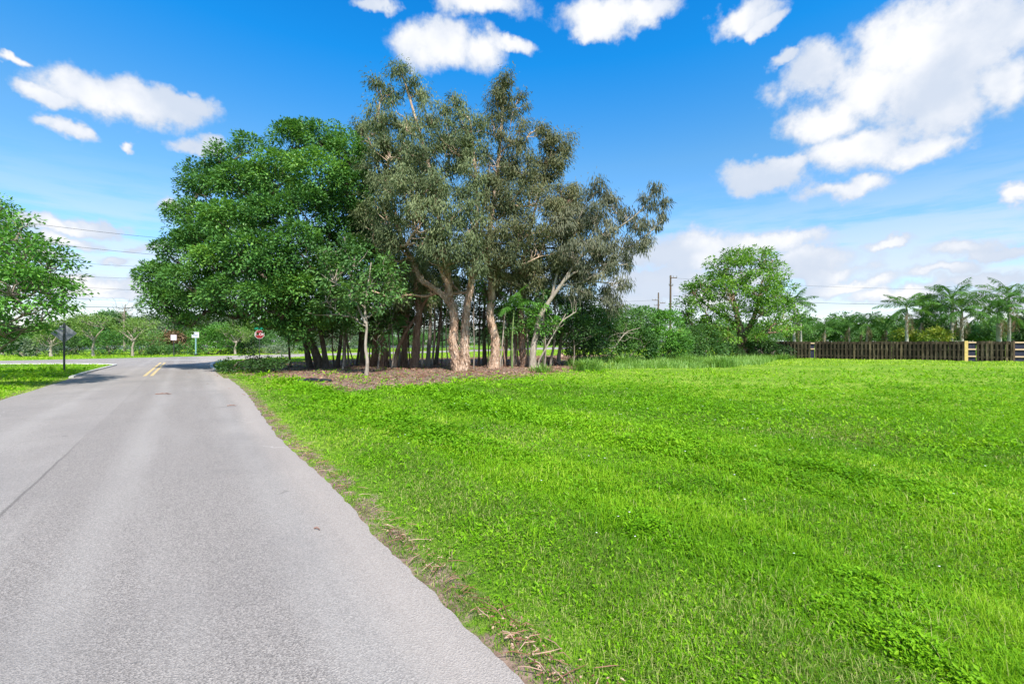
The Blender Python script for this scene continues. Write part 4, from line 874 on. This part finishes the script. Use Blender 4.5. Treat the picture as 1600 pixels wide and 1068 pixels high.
mb = MB(); ext(mb, [(-5.2*k,28.5*k),(5.2*k,28.5*k),(5.2*k,37.2*k),(-5.2*k,37.2*k)], lambda V: TT(V-[0,.09,0]), .01); mb.build('panel', WH, root)
# the writing itself is too small to read in the photograph: rows of dark strokes
rg = np.random.RandomState(3); BLU = plain('sign_blue_grey', (.16,.20,.32), .5)
for r_, (zz, hh) in enumerate(((35.3,.9),(33.0,1.2),(30.8,1.2))):
    x = -3.6*k; mb = MB()
    while x < 3.4*k:
        w_ = (.35+.5*rg.rand())*k; box(mb, (x, -.104, (zz-hh/2)*k), (x+w_, -.0965, (zz+hh/2)*k), M=TT); x += w_+.22*k
    mb.build('lettering', BLU, root)

# ------------------------------------------------------------------ fence
FW = bark('weathered_fence_wood', (.012,.009,.006), (.035,.027,.017), (.12,.10,.065), 9, 1.1, .4, 1)
NEWW = plain('new_yellow_timber', (.62,.43,.14), .7, var=.12, scale=6); RAILW = plain('new_pinkish_timber', (.62,.42,.27), .7, var=.1, scale=6)
CLOTH = plain('dark_blue_netting', (.018,.020,.045), .8, var=.3, scale=20)
def fxy(px):   # fence line: through these two ground points
    A = G(1600, 565.3)[:2]; B = G(1228, 560.2)[:2]; t = (px-1600)/(1228-1600.); 
    r = np.array([(px-CX)/F, 1.0]); n = np.array([-(B-A)[1], (B-A)[0]]); return r*(A@n)/(r@n)
HF = 1.66; FL0 = fxy(1160); FL1 = fxy(1660); fd = nrm((FL1-FL0)[None])[0]; fn = np.array([fd[1], -fd[0]]); fang = math.atan2(fd[1], fd[0])
if fn[1] > 0: fn = -fn
def FT_(px): return np.array([*fxy(px), 0.0])
def seglen(a, b): return np.linalg.norm(fxy(b)-fxy(a))
def fence_run(px0, px1, label, seed, rail_light=False):
    rg = np.random.RandomState(seed); L = seglen(px0, px1); b = FT_(px0); TF = place(b, fang)
    root = empty('wooden_fence', b, label, 'fence', 'weathered fence runs')
    mb = MB(); x = .0
    while x < L:      # board on board: front pickets with back pickets between
        h = HF+rg.randn()*.015; w_ = .15+rg.rand()*.02; lean = rg.randn()*.012; yy = -.075
        for fr in (0, 1):
            xo = x+fr*.145; w_ = .15 if fr == 0 else .19
            if xo+w_ > L+.12: break
            y0 = -.075 if fr == 0 else .05; hh = h-(.02 if fr else 0)
            V = np.array([(xo,y0,.02),(xo+w_,y0,.02),(xo+w_+lean,y0,hh-.05),(xo+w_*.8+lean,y0,hh),(xo+w_*.2+lean,y0,hh),(xo+lean,y0,hh-.05)])
            V2 = V+[0,.02,0]; P_ = TF(np.vstack([V, V2])); 
            ra_ = float(np.clip(.5+.22*rg.randn(), 0, 1)); mb.add(P_, [(0,5,4,3,2,1)], ra_); mb.add(P_, [(6,7,8,9,10,11)], ra_); mb.add(P_, [(i, 6+i, 6+(i+1) % 6, (i+1) % 6)[::-1] for i in range(6)], ra_)
        x += .29
    mb.build('picket_panel', FW, root)
    for z in (.35, .95, 1.45):
        r_ = MB(); box(r_, (0, -.052, z-.045), (L, -.008, z+.045), M=TF); r_.build('rail', FW, root)
    for q in np.arange(.05, L, 2.4):
        p_ = MB(); box(p_, (q, -.006, -.1), (q+.09, .045, HF-.06), M=TF); p_.build('post', FW, root)
    return root
fence_run(1160, 1266, 'dark weathered board fence run behind the shrubs at its left end', 301)
fence_run(1273, 1394, 'weathered board fence run just right of the two short pale rails', 302)
fence_run(1392.9, 1505.5, 'weathered board fence run ending at the yellow post', 303)
fence_run(1525, 1583, 'weathered board fence run right of the dark netting', 304)
def frame_run(px0, px1, label, zs, post, post_m, railm, net=True, seed=0):
    L = seglen(px0, px1); b = FT_(px0); TF = place(b, fang); root = empty('fence_frame', b, label, 'fence')
    pw = .22 if post_m is NEWW else .10
    p_ = MB(); box(p_, (-pw/2, -.10, -.1), (pw/2, -.0, HF+.03), M=TF)
    if post: p_.build('post', post_m, root)
    for z in zs:
        r_ = MB(); box(r_, (pw/2 if post else 0, -.095, z-.055), (L, -.05, z+.055), M=TF); r_.build('rail', railm, root)
    if net:
        n_ = MB(); xs = np.linspace(0, L, 16); zz = np.linspace(0, HF-.08, 6); rg = np.random.RandomState(seed)
        V = TF(np.array([(x, -.01+.012*rg.randn(), z) for z in zz for x in xs])); i = np.arange(5)[:, None]*16; j = np.arange(15)[None]
        n_.add(V, np.stack([i+j, i+j+1, i+16+j+1, i+16+j], -1).reshape(-1, 4), .5, 0, True); n_.build('netting', CLOTH, root)
frame_run(1509, 1524.5, 'open fence frame with thick yellow post and dark netting', (.42, 1.0, 1.56), True, NEWW, RAILW, True, 1)
frame_run(1583.5, 1660, 'open fence frame of new timber rails with dark netting at the right edge', (.42, 1.0, 1.56), True, WOOD, RAILW, True, 2)
frame_run(1266.3, 1272.5, 'two short pale replacement rails near the left end of the fence', (.95, 1.48), False, WOOD, RAILW, True, 3)

# ------------------------------------------------------------------ grass, weeds, flowers, litter
MULP = np.array(MULCH)
def bands(x, y):
    """0..1 lush weed patches; stretched roughly along the road"""
    u = (x-P0[0])*DU[0]+(y-P0[1])*DU[1]; v = (x-P0[0])*NV[0]+(y-P0[1])*NV[1]
    return fbm(u*.55, v*1.25, 2.3, 11)*.6+fbm(x, y, .9, 15)*.4, u, v
def field_mask(x, y, rng):
    ins = inpoly(x, y, ROAD[::4]); d = polydist(x, y, ROAD[::4])
    p = sst(d+.26*(fbm(x, y, .45, 21)-.5), -.04, .16)
    near = (d < .55); p = np.where(near, p*.75, p)
    p = np.where((x < -15) | (y > 24), np.maximum(p, d > .03), p); p = np.where((y > 21) & (x < -14), np.where(d > .12, 1, 0), p)
    im = inpoly(x, y, MULP); dm = polydist(x, y, MULP, True); sg = np.where(im, dm, -dm)+2.6*(fbm(x, y, 1.7, 23)-.5)+1.0*(fbm(x, y, .5, 24)-.5)
    p = p*(1-.92*sst(sg, .05, .95))
    lake = y > 110
    return (rng.rand(len(x)) < p) & ~ins & ~lake, d
def uvof(x, y): return (x-P0[0])*DU[0]+(y-P0[1])*DU[1], (x-P0[0])*NV[0]+(y-P0[1])*NV[1]
def bump4(v, a, b, c, d): return sst(v, a, b)*(1-sst(v, c, d))
def lush(x, y):
    """strips left by mowing along the road: lush where the mower does not reach"""
    u, v = uvof(x, y); w = v+.75*(fbm(u, v*.6, 2.6, 121)-.5)+.35*(fbm(x, y, .7, 123)-.5)
    L = bump4(w, 1.25, 1.65, 2.4, 2.85)+.9*bump4(w, 3.7, 4.2, 5.3, 6.0)+.45*bump4(w, 6.3, 7.2, 9.0, 10.5)
    return np.where((x < -14) | (y < 0), .3, L), u, w
def scatter(n, rng, y0, y1, wx=1.32):
    y = np.exp(rng.uniform(math.log(y0), math.log(y1), n)); x = y*rng.uniform(-wx, wx, n); return x, y
def blades(mb, x, y, z, h, w, lean, az, a, m=0):
    k = len(x); B = np.stack([x, y, z], 1); dr = np.stack([np.cos(az), np.sin(az), 0*az], 1)
    tw = az+np.pi/2+lean*.3; sd = np.stack([np.cos(tw), np.sin(tw), 0*tw], 1)
    up = np.array([0, 0, 1.0]); h = h[:, None]; w = w[:, None]*.5; lean = lean[:, None]
    m1 = B+up*h*.55*np.cos(lean*.5)+dr*h*.55*np.sin(lean*.5); t = m1+up*h*.5*np.cos(lean*1.5)+dr*h*.5*np.sin(lean*1.5)
    V = np.stack([B-sd*w, B+sd*w, m1+sd*w*.85, m1-sd*w*.85, t], 1).reshape(-1, 3)
    i = np.arange(k)*5
    mb.add(V, np.stack([i, i+1, i+2, i+3], 1), a, m); n0 = mb.n-len(V)
    mb.f.append(np.stack([i+3, i+2, i+4], 1)+n0); mb.a.append(np.asarray(a, np.float32).copy()); mb.m.append(np.full(k, m, np.int32)); mb.sm.append(np.zeros(k, bool))

rng = np.random.RandomState(77)
def do_grass(n, y0, y1):
    x, y = scatter(n, rng, y0, y1); k, d = field_mask(x, y, rng); x, y, d = x[k], y[k], d[k]
    Lb, u, v = lush(x, y); pt = .30+.34*Lb+.5*(fbm(x, y, 1.0, 11)-.5); far = sst(v, 10, 16)*sst(y, 9, 17)
    tuft = fbm(x, y, .35, 31); h = (.030+.065*tuft+.045*sst(pt, .45, .7))*(.6+.8*rng.rand(len(x)))
    h *= (1-.5*far)*(.55+.45*sst(d, .1, .9)); h *= 1+.35*(rng.rand(len(x)) < .02)
    w = (.0032+.0016*rng.rand(len(x)))*(np.maximum(y, 2.4)/2.8)**.88
    lean = .35+1.45*rng.rand(len(x))+.5*far; az = rng.uniform(0, 2*np.pi, len(x))
    yel = fbm(x*1.0, y*1.3, 5.5, 41)
    a = .53+.85*(yel-.5)+.14*bump4(v, 1.2, 1.7, 2.6, 3.0)+.40*far+.34*(fbm(x, y, .7, 43)-.5)+.25*(fbm(x, y, 2.2, 49)-.5)+rng.randn(len(x))*.11
    # worn, paler swath along the verge
    verge = bump4(v, -.3, .1, 1.0, 1.5)*(.45+.55*sst(fbm(x, y, .7, 45), .35, .6))+.55*bump4(v, 2.6, 2.9, 3.4, 3.9)*sst(fbm(x, y, .8, 46), .35, .6); cool = bump4(v, 5.8, 7.2, 9.5, 12)*(x > -14)
    a = np.where(rng.rand(len(x)) < .8*np.clip(verge, 0, 1), .02+.16*rng.rand(len(x)), a); a = a-.26*cool; dead = rng.rand(len(x)) < (.03+.06*verge+.16*sst(fbm(x, y, 1.9, 47), .54, .70))
    a = np.where(dead, .95, np.clip(a, .0, .86))
    return x, y, h, w, lean, az, a
mb = MB()
x, y, h, w, lean, az, a = do_grass(760000, 1.7, 46)
blades(mb, x, y, ground_zf(x, y)-.004, h, w, lean, az, a)
x = rng.uniform(-62, 62, 90000); y = rng.uniform(30, 92, 90000); k, d = field_mask(x, y, rng); k &= np.abs(x) < y*1.35; x, y = x[k], y[k]; n = len(x)
blades(mb, x, y, ground_zf(x, y)-.01, .07+.06*rng.rand(n), .05+.05*rng.rand(n), .3+.6*rng.rand(n), rng.uniform(0, 6.28, n), np.clip(.74+.35*(fbm(x, y, 6, 41)-.5)+rng.randn(n)*.08, 0, .84))
tag(mb.build('grass', M['grass']), 'short rough grass covering the lot and the verges', 'grass', kind='stuff')

# broad leaved weeds in lush patches: three kinds mixed raggedly
mb = MB()
def weeds(n, ymax, patch, lo, hi, base, hmax, Lr, Wr, tilt, nleaf, av, seed):
    x, y = scatter(n, rng, 1.7, ymax); k, d = field_mask(x, y, rng); x, y, d = x[k], y[k], d[k]
    pt = patch(x, y)+.22*(fbm(x, y, .30, seed+5)-.5); pr = base+(1-base)*sst(pt, lo, hi); pr *= sst(d, .15, .9); k = rng.rand(len(x)) < pr; x, y, pt = x[k], y[k], pt[k]
    n = len(x); sc = (np.maximum(y, 2.4)/3.2)**.72; z = ground_zf(x, y); clump = fbm(x, y, .38, seed)
    hh = (.012+hmax*sst(pt, lo, hi+.1)*np.clip(clump*2.2-.5, .12, 1.3))*(.25+.75*rng.rand(n)**.6)
    for q in range(nleaf):
        th = rng.uniform(0, 6.28, n); ti = tilt+.7*(rng.rand(n)-.35); A = np.stack([np.cos(th)*np.cos(ti), np.sin(th)*np.cos(ti), np.sin(ti)], 1)
        N = nrm(np.stack([-np.cos(th)*.3, -np.sin(th)*.3, np.ones(n)], 1)+rng.randn(n, 3)*.34); s1 = .55+.9*rng.rand(n)
        C = np.stack([x, y, z+hh], 1)+rng.randn(n, 3)*.010*sc[:, None]
        a = np.clip(av+.5*(clump-.5)+.9*(fbm(x, y, 2.7, 53)-.5)+rng.randn(n)*.15, 0, 1)
        leaves(mb, C, A, N, Lr*s1*sc, Wr*s1*sc, a, 0, .1, .5)
weeds(230000, 24, lambda x, y: .275+.32*lush(x, y)[0]+.58*(fbm(x, y, 1.7, 11)-.5), .40, .66, .07, .10, .030, .015, .30, 3, .50, 51)
weeds(170000, 26, lambda x, y: .30+.22*lush(x, y)[0]+.7*(fbm(x, y, 2.2, 101)-.5), .42, .70, .08, .08, .040, .012, .55, 3, .60, 57)
weeds(150000, 16, lambda x, y: fbm(x, y, 1.0, 111), .30, .75, .12, .03, .018, .012, .2, 3, .40, 63)
tag(mb.build('broad_leaved_weeds', M['weed']), 'lush low patches of broad leaved weeds spreading through the grass', 'ground cover', kind='stuff')

# small white flowers
mb = MB()
x, y = scatter(2200, rng, 2.0, 22); k, d = field_mask(x, y, rng); k &= (d > .8); x, y = x[k], y[k]; pt, u, v = bands(x, y)
k = (rng.rand(len(x)) < (sst(fbm(x, y, 2.2, 61), .42, .70)*.32+.03)*(y > 2.9)); x, y = x[k], y[k]; n = len(x); z = ground_zf(x, y)+.10+.06*rng.rand(n); sc = (np.maximum(y, 3)/4)**.5
for q in range(5):
    th = q*1.2566+rng.randn(n)*.15; A = np.stack([np.cos(th), np.sin(th), .25+0*th], 1); N = np.tile([0, 0, 1.0], (n, 1))+rng.randn(n, 3)*.2
    leaves(mb, np.stack([x, y, z], 1), A, N, .0095*sc, .007*sc, .5, 0, .05, .6)
tag(mb.build('small_white_flowers', M['flower']), 'tiny white daisies dotted through the grass', 'wildflowers', kind='stuff')

# taller isolated grass tufts in the field
mb = MB()
x, y = scatter(330, rng, 3.2, 24); k, d = field_mask(x, y, rng); k &= (d > .5); x, y = x[k], y[k]
k = rng.rand(len(x)) < .25+.75*sst(fbm(x, y, 3.0, 71), .48, .62); x, y = x[k], y[k]
for cx_, cy_ in zip(x, y):
    n = rng.randint(16, 44); s = .05+.05*rng.rand(); px_ = cx_+rng.randn(n)*s; py_ = cy_+rng.randn(n)*s
    hh = (.11+.13*rng.rand())*(.6+.5*rng.rand(n)); blades(mb, px_, py_, ground_zf(px_, py_), hh, .003+.003*rng.rand(n)+.0005*cy_, .3+1.1*rng.rand(n), rng.uniform(0, 6.28, n), np.clip(.28+.22*rng.rand()+rng.randn(n)*.1, .1, .8))
tag(mb.build('grass_tufts', M['grass']), 'taller tufts of grass standing out of the mown lot', 'grass', kind='stuff')

# long rank grass along the thicket
def rank_patch(name, label, pts, hgt, n, seed, kind=None, group=None, wid=.03):
    r_ = np.random.RandomState(seed); P = np.array(pts); lo, hi = P.min(0), P.max(0)
    x = r_.uniform(lo[0], hi[0], n); y = r_.uniform(lo[1], hi[1], n); k = inpoly(x, y, pts); x, y = x[k], y[k]
    k = r_.rand(len(x)) < .15+1.1*sst(fbm(x, y, 1.3, 81), .35, .6); x, y = x[k], y[k]; n = len(x)
    hl = hgt*(.35+.95*fbm(x, y, 1.1, 83))*(.6+.6*r_.rand(n)); mb = MB()
    blades(mb, x, y, ground_zf(x, y)-.02, hl, wid*(.7+.6*r_.rand(n)), .25+.85*r_.rand(n), r_.uniform(0, 6.28, n), np.clip(.45+.6*(fbm(x, y, 1.5, 85)-.5)+r_.randn(n)*.15, 0, 1))
    o = mb.build(name, M['tall'])
    return tag(o, label, 'tall grass', group, kind)
g2 = lambda *a: [tuple(G(x, y)[:2]) for x, y in a]
rank_patch('rank_grass', 'band of long pale rank grass in front of the thicket and the round tree', g2((885,571),(960,577),(1080,577),(1190,571),(1215,564),(1190,560),(1050,559),(960,559),(890,564)), .62, 26000, 1, 'stuff')
def clump(px, py, r, h, n, label, seed):
    r_ = np.random.RandomState(seed); c = G(px, py); x = c[0]+r_.randn(n)*r*.5; y = c[1]+r_.randn(n)*r*.5; az = np.arctan2(y-c[1], x-c[0])+r_.randn(n)*.5
    mb = MB(); blades(mb, x, y, ground_zf(x, y)-.02, h*(.6+.5*r_.rand(n)), .03+.02*r_.rand(n), .25+.95*r_.rand(n), az, np.clip(.35+r_.randn(n)*.15, 0, 1))
    tag(mb.build('grass_clump', M['tall']), label, 'tall grass', 'big clumps of long grass')
clump(917, 579, .75, .85, 420, 'rounded bright clump of long grass at the right end of the leaf litter', 1)
clump(846, 582, .5, .55, 200, 'small grass clump on the near edge of the leaf litter', 2)
clump(975, 571, .6, .9, 300, 'arching clump of long grass in front of the tangled shrubs', 3)
clump(1075, 570, .7, .9, 320, 'tall clump of grass left of the round tree trunk', 4)
clump(1125, 573, .9, .85, 460, 'wide clump of grass directly in front of the round tree', 5)
clump(1222, 562, .9, .7, 300, 'blue green clump of grass where the fence meets the shrubs', 6)
clump(982, 560, .5, .8, 200, 'slim upright clump of grass behind the rank band', 7)

# leaf litter under the grove
mb = MB(); lo, hi = MULP.min(0), MULP.max(0); n = 60000
x = rng.uniform(lo[0]-1, hi[0]+1, n); y = rng.uniform(lo[1]-1, hi[1]+1, n); im = inpoly(x, y, MULP); dm = polydist(x, y, MULP); k = im | (rng.rand(n) < np.exp(-dm*2)*.7); x, y = x[k], y[k]; n = len(x)
th = rng.uniform(0, 6.28, n); A = np.stack([np.cos(th), np.sin(th), .25*rng.randn(n)], 1); N = np.tile([0, 0, 1.], (n, 1))+rng.randn(n, 3)*.35
leaves(mb, np.stack([x, y, ground_zf(x, y)+.01+.03*rng.rand(n)], 1), A, N, .08+.12*rng.rand(n), .03+.03*rng.rand(n), np.clip(.45+.6*(fbm(x, y, 1.6, 91)-.5)+rng.randn(n)*.22, 0, 1))
n = 700; x = rng.uniform(lo[0], hi[0], n); y = rng.uniform(lo[1], hi[1], n); k = inpoly(x, y, MULP); x, y = x[k], y[k]
for X_, Y_ in zip(x, y):
    t_ = rng.uniform(0, 6.28); l_ = .15+.5*rng.rand(); z_ = float(ground_zf(np.array([X_]), np.array([Y_]))[0])+.03
    tube(mb, [(X_, Y_, z_), (X_+math.cos(t_)*l_, Y_+math.sin(t_)*l_, z_+.06*rng.rand())], [.014, .008], 4, rng.rand(), cap=False)
tag(mb.build('leaf_litter', M['litter']), 'brown fallen leaves and twigs covering the ground under the grove', 'leaf litter', kind='stuff')
# debris along the asphalt edge
mb = MB(); n = 2600; u = 1.2+rng.rand(n)**1.5*20-2; v = edge_w(u)+.13+np.abs(rng.randn(n))*.10-.05*rng.rand(n)
k = fbm(u, u*0, .8, 95) > .42; u, v = u[k], v[k]; n = len(u); XY = P0+DU*u[:, None]+NV*v[:, None]
th = rng.uniform(0, 6.28, n); A = np.stack([np.cos(th), np.sin(th), .2*rng.randn(n)], 1); N = np.tile([0, 0, 1.], (n, 1))+rng.randn(n, 3)*.3
leaves(mb, np.c_[XY, np.maximum(ground_zf(XY[:, 0], XY[:, 1]), -.005)+.012+.012*rng.rand(n)], A, N, .012+.020*rng.rand(n), .005+.007*rng.rand(n), rng.rand(n))
n = 230; u = 1.0+rng.rand(n)**1.5*12-2; v = edge_w(u)+.10+np.abs(rng.randn(n))*.10
for U_, V_ in zip(u, v):
    q = UV(U_, V_); t_ = rng.uniform(0, 6.28); l_ = .04+.13*rng.rand(); e = q+l_*np.array([math.cos(t_), math.sin(t_)])
    tube(mb, [(*q, .012), (*((q+e)/2+rng.randn(2)*.01), .02), (*e, .012)], [.0025, .003, .0015], 4, rng.rand(), cap=False)
tag(mb.build('verge_litter', M['litter']), 'dry leaves and twigs lying along the asphalt edge', 'leaf litter', kind='stuff')

# ------------------------------------------------------------------ small single things
def twig(label, px, py, L, th, seed, r=.006, dz=.0):
    r_ = np.random.RandomState(seed); c = G(px, py); e = np.array([math.cos(th), math.sin(th), 0])*L
    mb = MB(); P = spline([c+[0,0,r+.003], c+e*.45+[0, L*.1, r+.01], c+e+[0,0,r+.004]], 4); tube(mb, P, np.linspace(r, r*.5, len(P)), 6, .5)
    leaves(mb, P[[2, 4, 6]]+[0,0,.004], np.array([[.3, 1, .1], [.8, .4, .1], [.6, -.6, .1]]), np.tile([0, 0, 1.], (3, 1)), .35*L, .10*L, np.array([.5, .3, .6]))
    tag(mb.build('fallen_twig', M['litter']), label, 'twig', 'twigs lying on the asphalt')
twig('small brown twig alone in the middle of the near asphalt', 491, 826, .07, -.5, 1)
twig('dark scrap of bark on the asphalt left of the grass edge, far lane', 243, 616, .45, .1, 2, .012)
twig('small dark twig near the right road edge under the trees', 355, 634, .22, .05, 3, .008)
# cut leafy branch by the corner
rng2 = np.random.RandomState(5); c = G(388, 583); root = empty('fallen_branch', c, 'cut leafy branch lying dark on the grass by the junction corner', 'branch')
mb = MB(); subs = []
for q in range(7):
    e = c+np.array([rng2.randn()*.9, rng2.randn()*.5, .1+.5*rng2.rand()]); limb(mb, c+np.array([-.9, .1, .1]) if q % 2 else c+np.array([.9, 0, .15]), e, .03, .01, rng2, sag=-.3); subs.append((e, (.45, .35, .28)))
tube(mb, spline([c+[-1.1,.1,.05], c+[-.5,.1,.55], c+[.2,.1,.75], c+[.75,0,.55], c+[1.0,0,.1]], 4), .03, 6)
mb.build('stem', M['dark_bark'], root); mb = MB(); crown(mb, None, subs, 'shrub', rng2, 1.1, scale=.62); mb.build('foliage', M['shade'], root)
# tarp scrap and pale bits by the big trunk, stump, root heap
c = G(487, 596); mb = MB(); n = 12; gx, gy = np.meshgrid(np.linspace(-.75, .75, n), np.linspace(-.45, .45, n)); zz = .05+.16*fbm(gx+5, gy, .45, 3)*np.clip(1.3-np.hypot(gx/.75, gy/.45), 0, 1)
i = np.arange(n-1)[:, None]*n; j = np.arange(n-1)[None]; mb.add(np.stack([gx+c[0]+.1*vn(gx, gy, .3), gy+c[1]+.15*vn(gx, gy, .25, 4), zz], -1).reshape(-1, 3), np.stack([i+j, i+j+1, i+n+j+1, i+n+j], -1).reshape(-1, 4), .5, 0, True)
tag(mb.build('tarp_scrap', plain('black_plastic', (.018,.02,.028), .35)), 'crumpled scrap of black sheeting on the litter below the big leaning trunk', 'sheeting')
c = G(877, 557.5); mb = MB(); tube(mb, [c-[0,0,.1], c+[0,0,.15], c+[.02,0,.42]], [.26,.22,.21], 12, .5, 0, .06, rng2); tag(mb.build('tree_stump', M['paperbark']), 'short sawn orange brown stump at the right end of the grove', 'stump')
c = G(855, 571); mb = MB()
for q in range(26):
    a_ = rng2.uniform(0, 6.28); limb(mb, c+[rng2.randn()*.25, rng2.randn()*.2, .35+.25*rng2.rand()], c+[math.cos(a_)*(.6+.7*rng2.rand()), math.sin(a_)*.6, .0], .05, .02, rng2, sag=-.25)
tag(mb.build('root_heap', M['redbark']), 'dark heap of brown roots at the foot of the leaning grey tree', 'roots')
# dead arching twigs in the thicket
for q, (x0, y0, x1, y1, lb) in enumerate(((955,550,1000,512,'bare arching branch rising to the right through the tangled shrubs'),(930,548,985,520,'lower bare branch arching over the dark hollow'),(900,560,960,545,'pale fallen branch lying along the ground before the dark hollow'))):
    a_ = Q(x0, y0, 33.5); b_ = Q(x1, y1, 33.5); a_[2] = max(a_[2], .1); mb = MB(); P = spline([a_, (a_+b_)/2+[0,0,.5], b_], 5); tube(mb, P, np.linspace(.05,.015,len(P)), 6)
    for w_ in range(9): s_ = P[rng2.randint(2, len(P))]; limb(mb, s_, s_+[rng2.randn()*.6, -.3*rng2.rand(), .2+rng2.randn()*.4], .016, .006, rng2, n=4)
    tag(mb.build('bare_branch', M['palebark']), lb, 'branch', 'bare branches in the thicket')
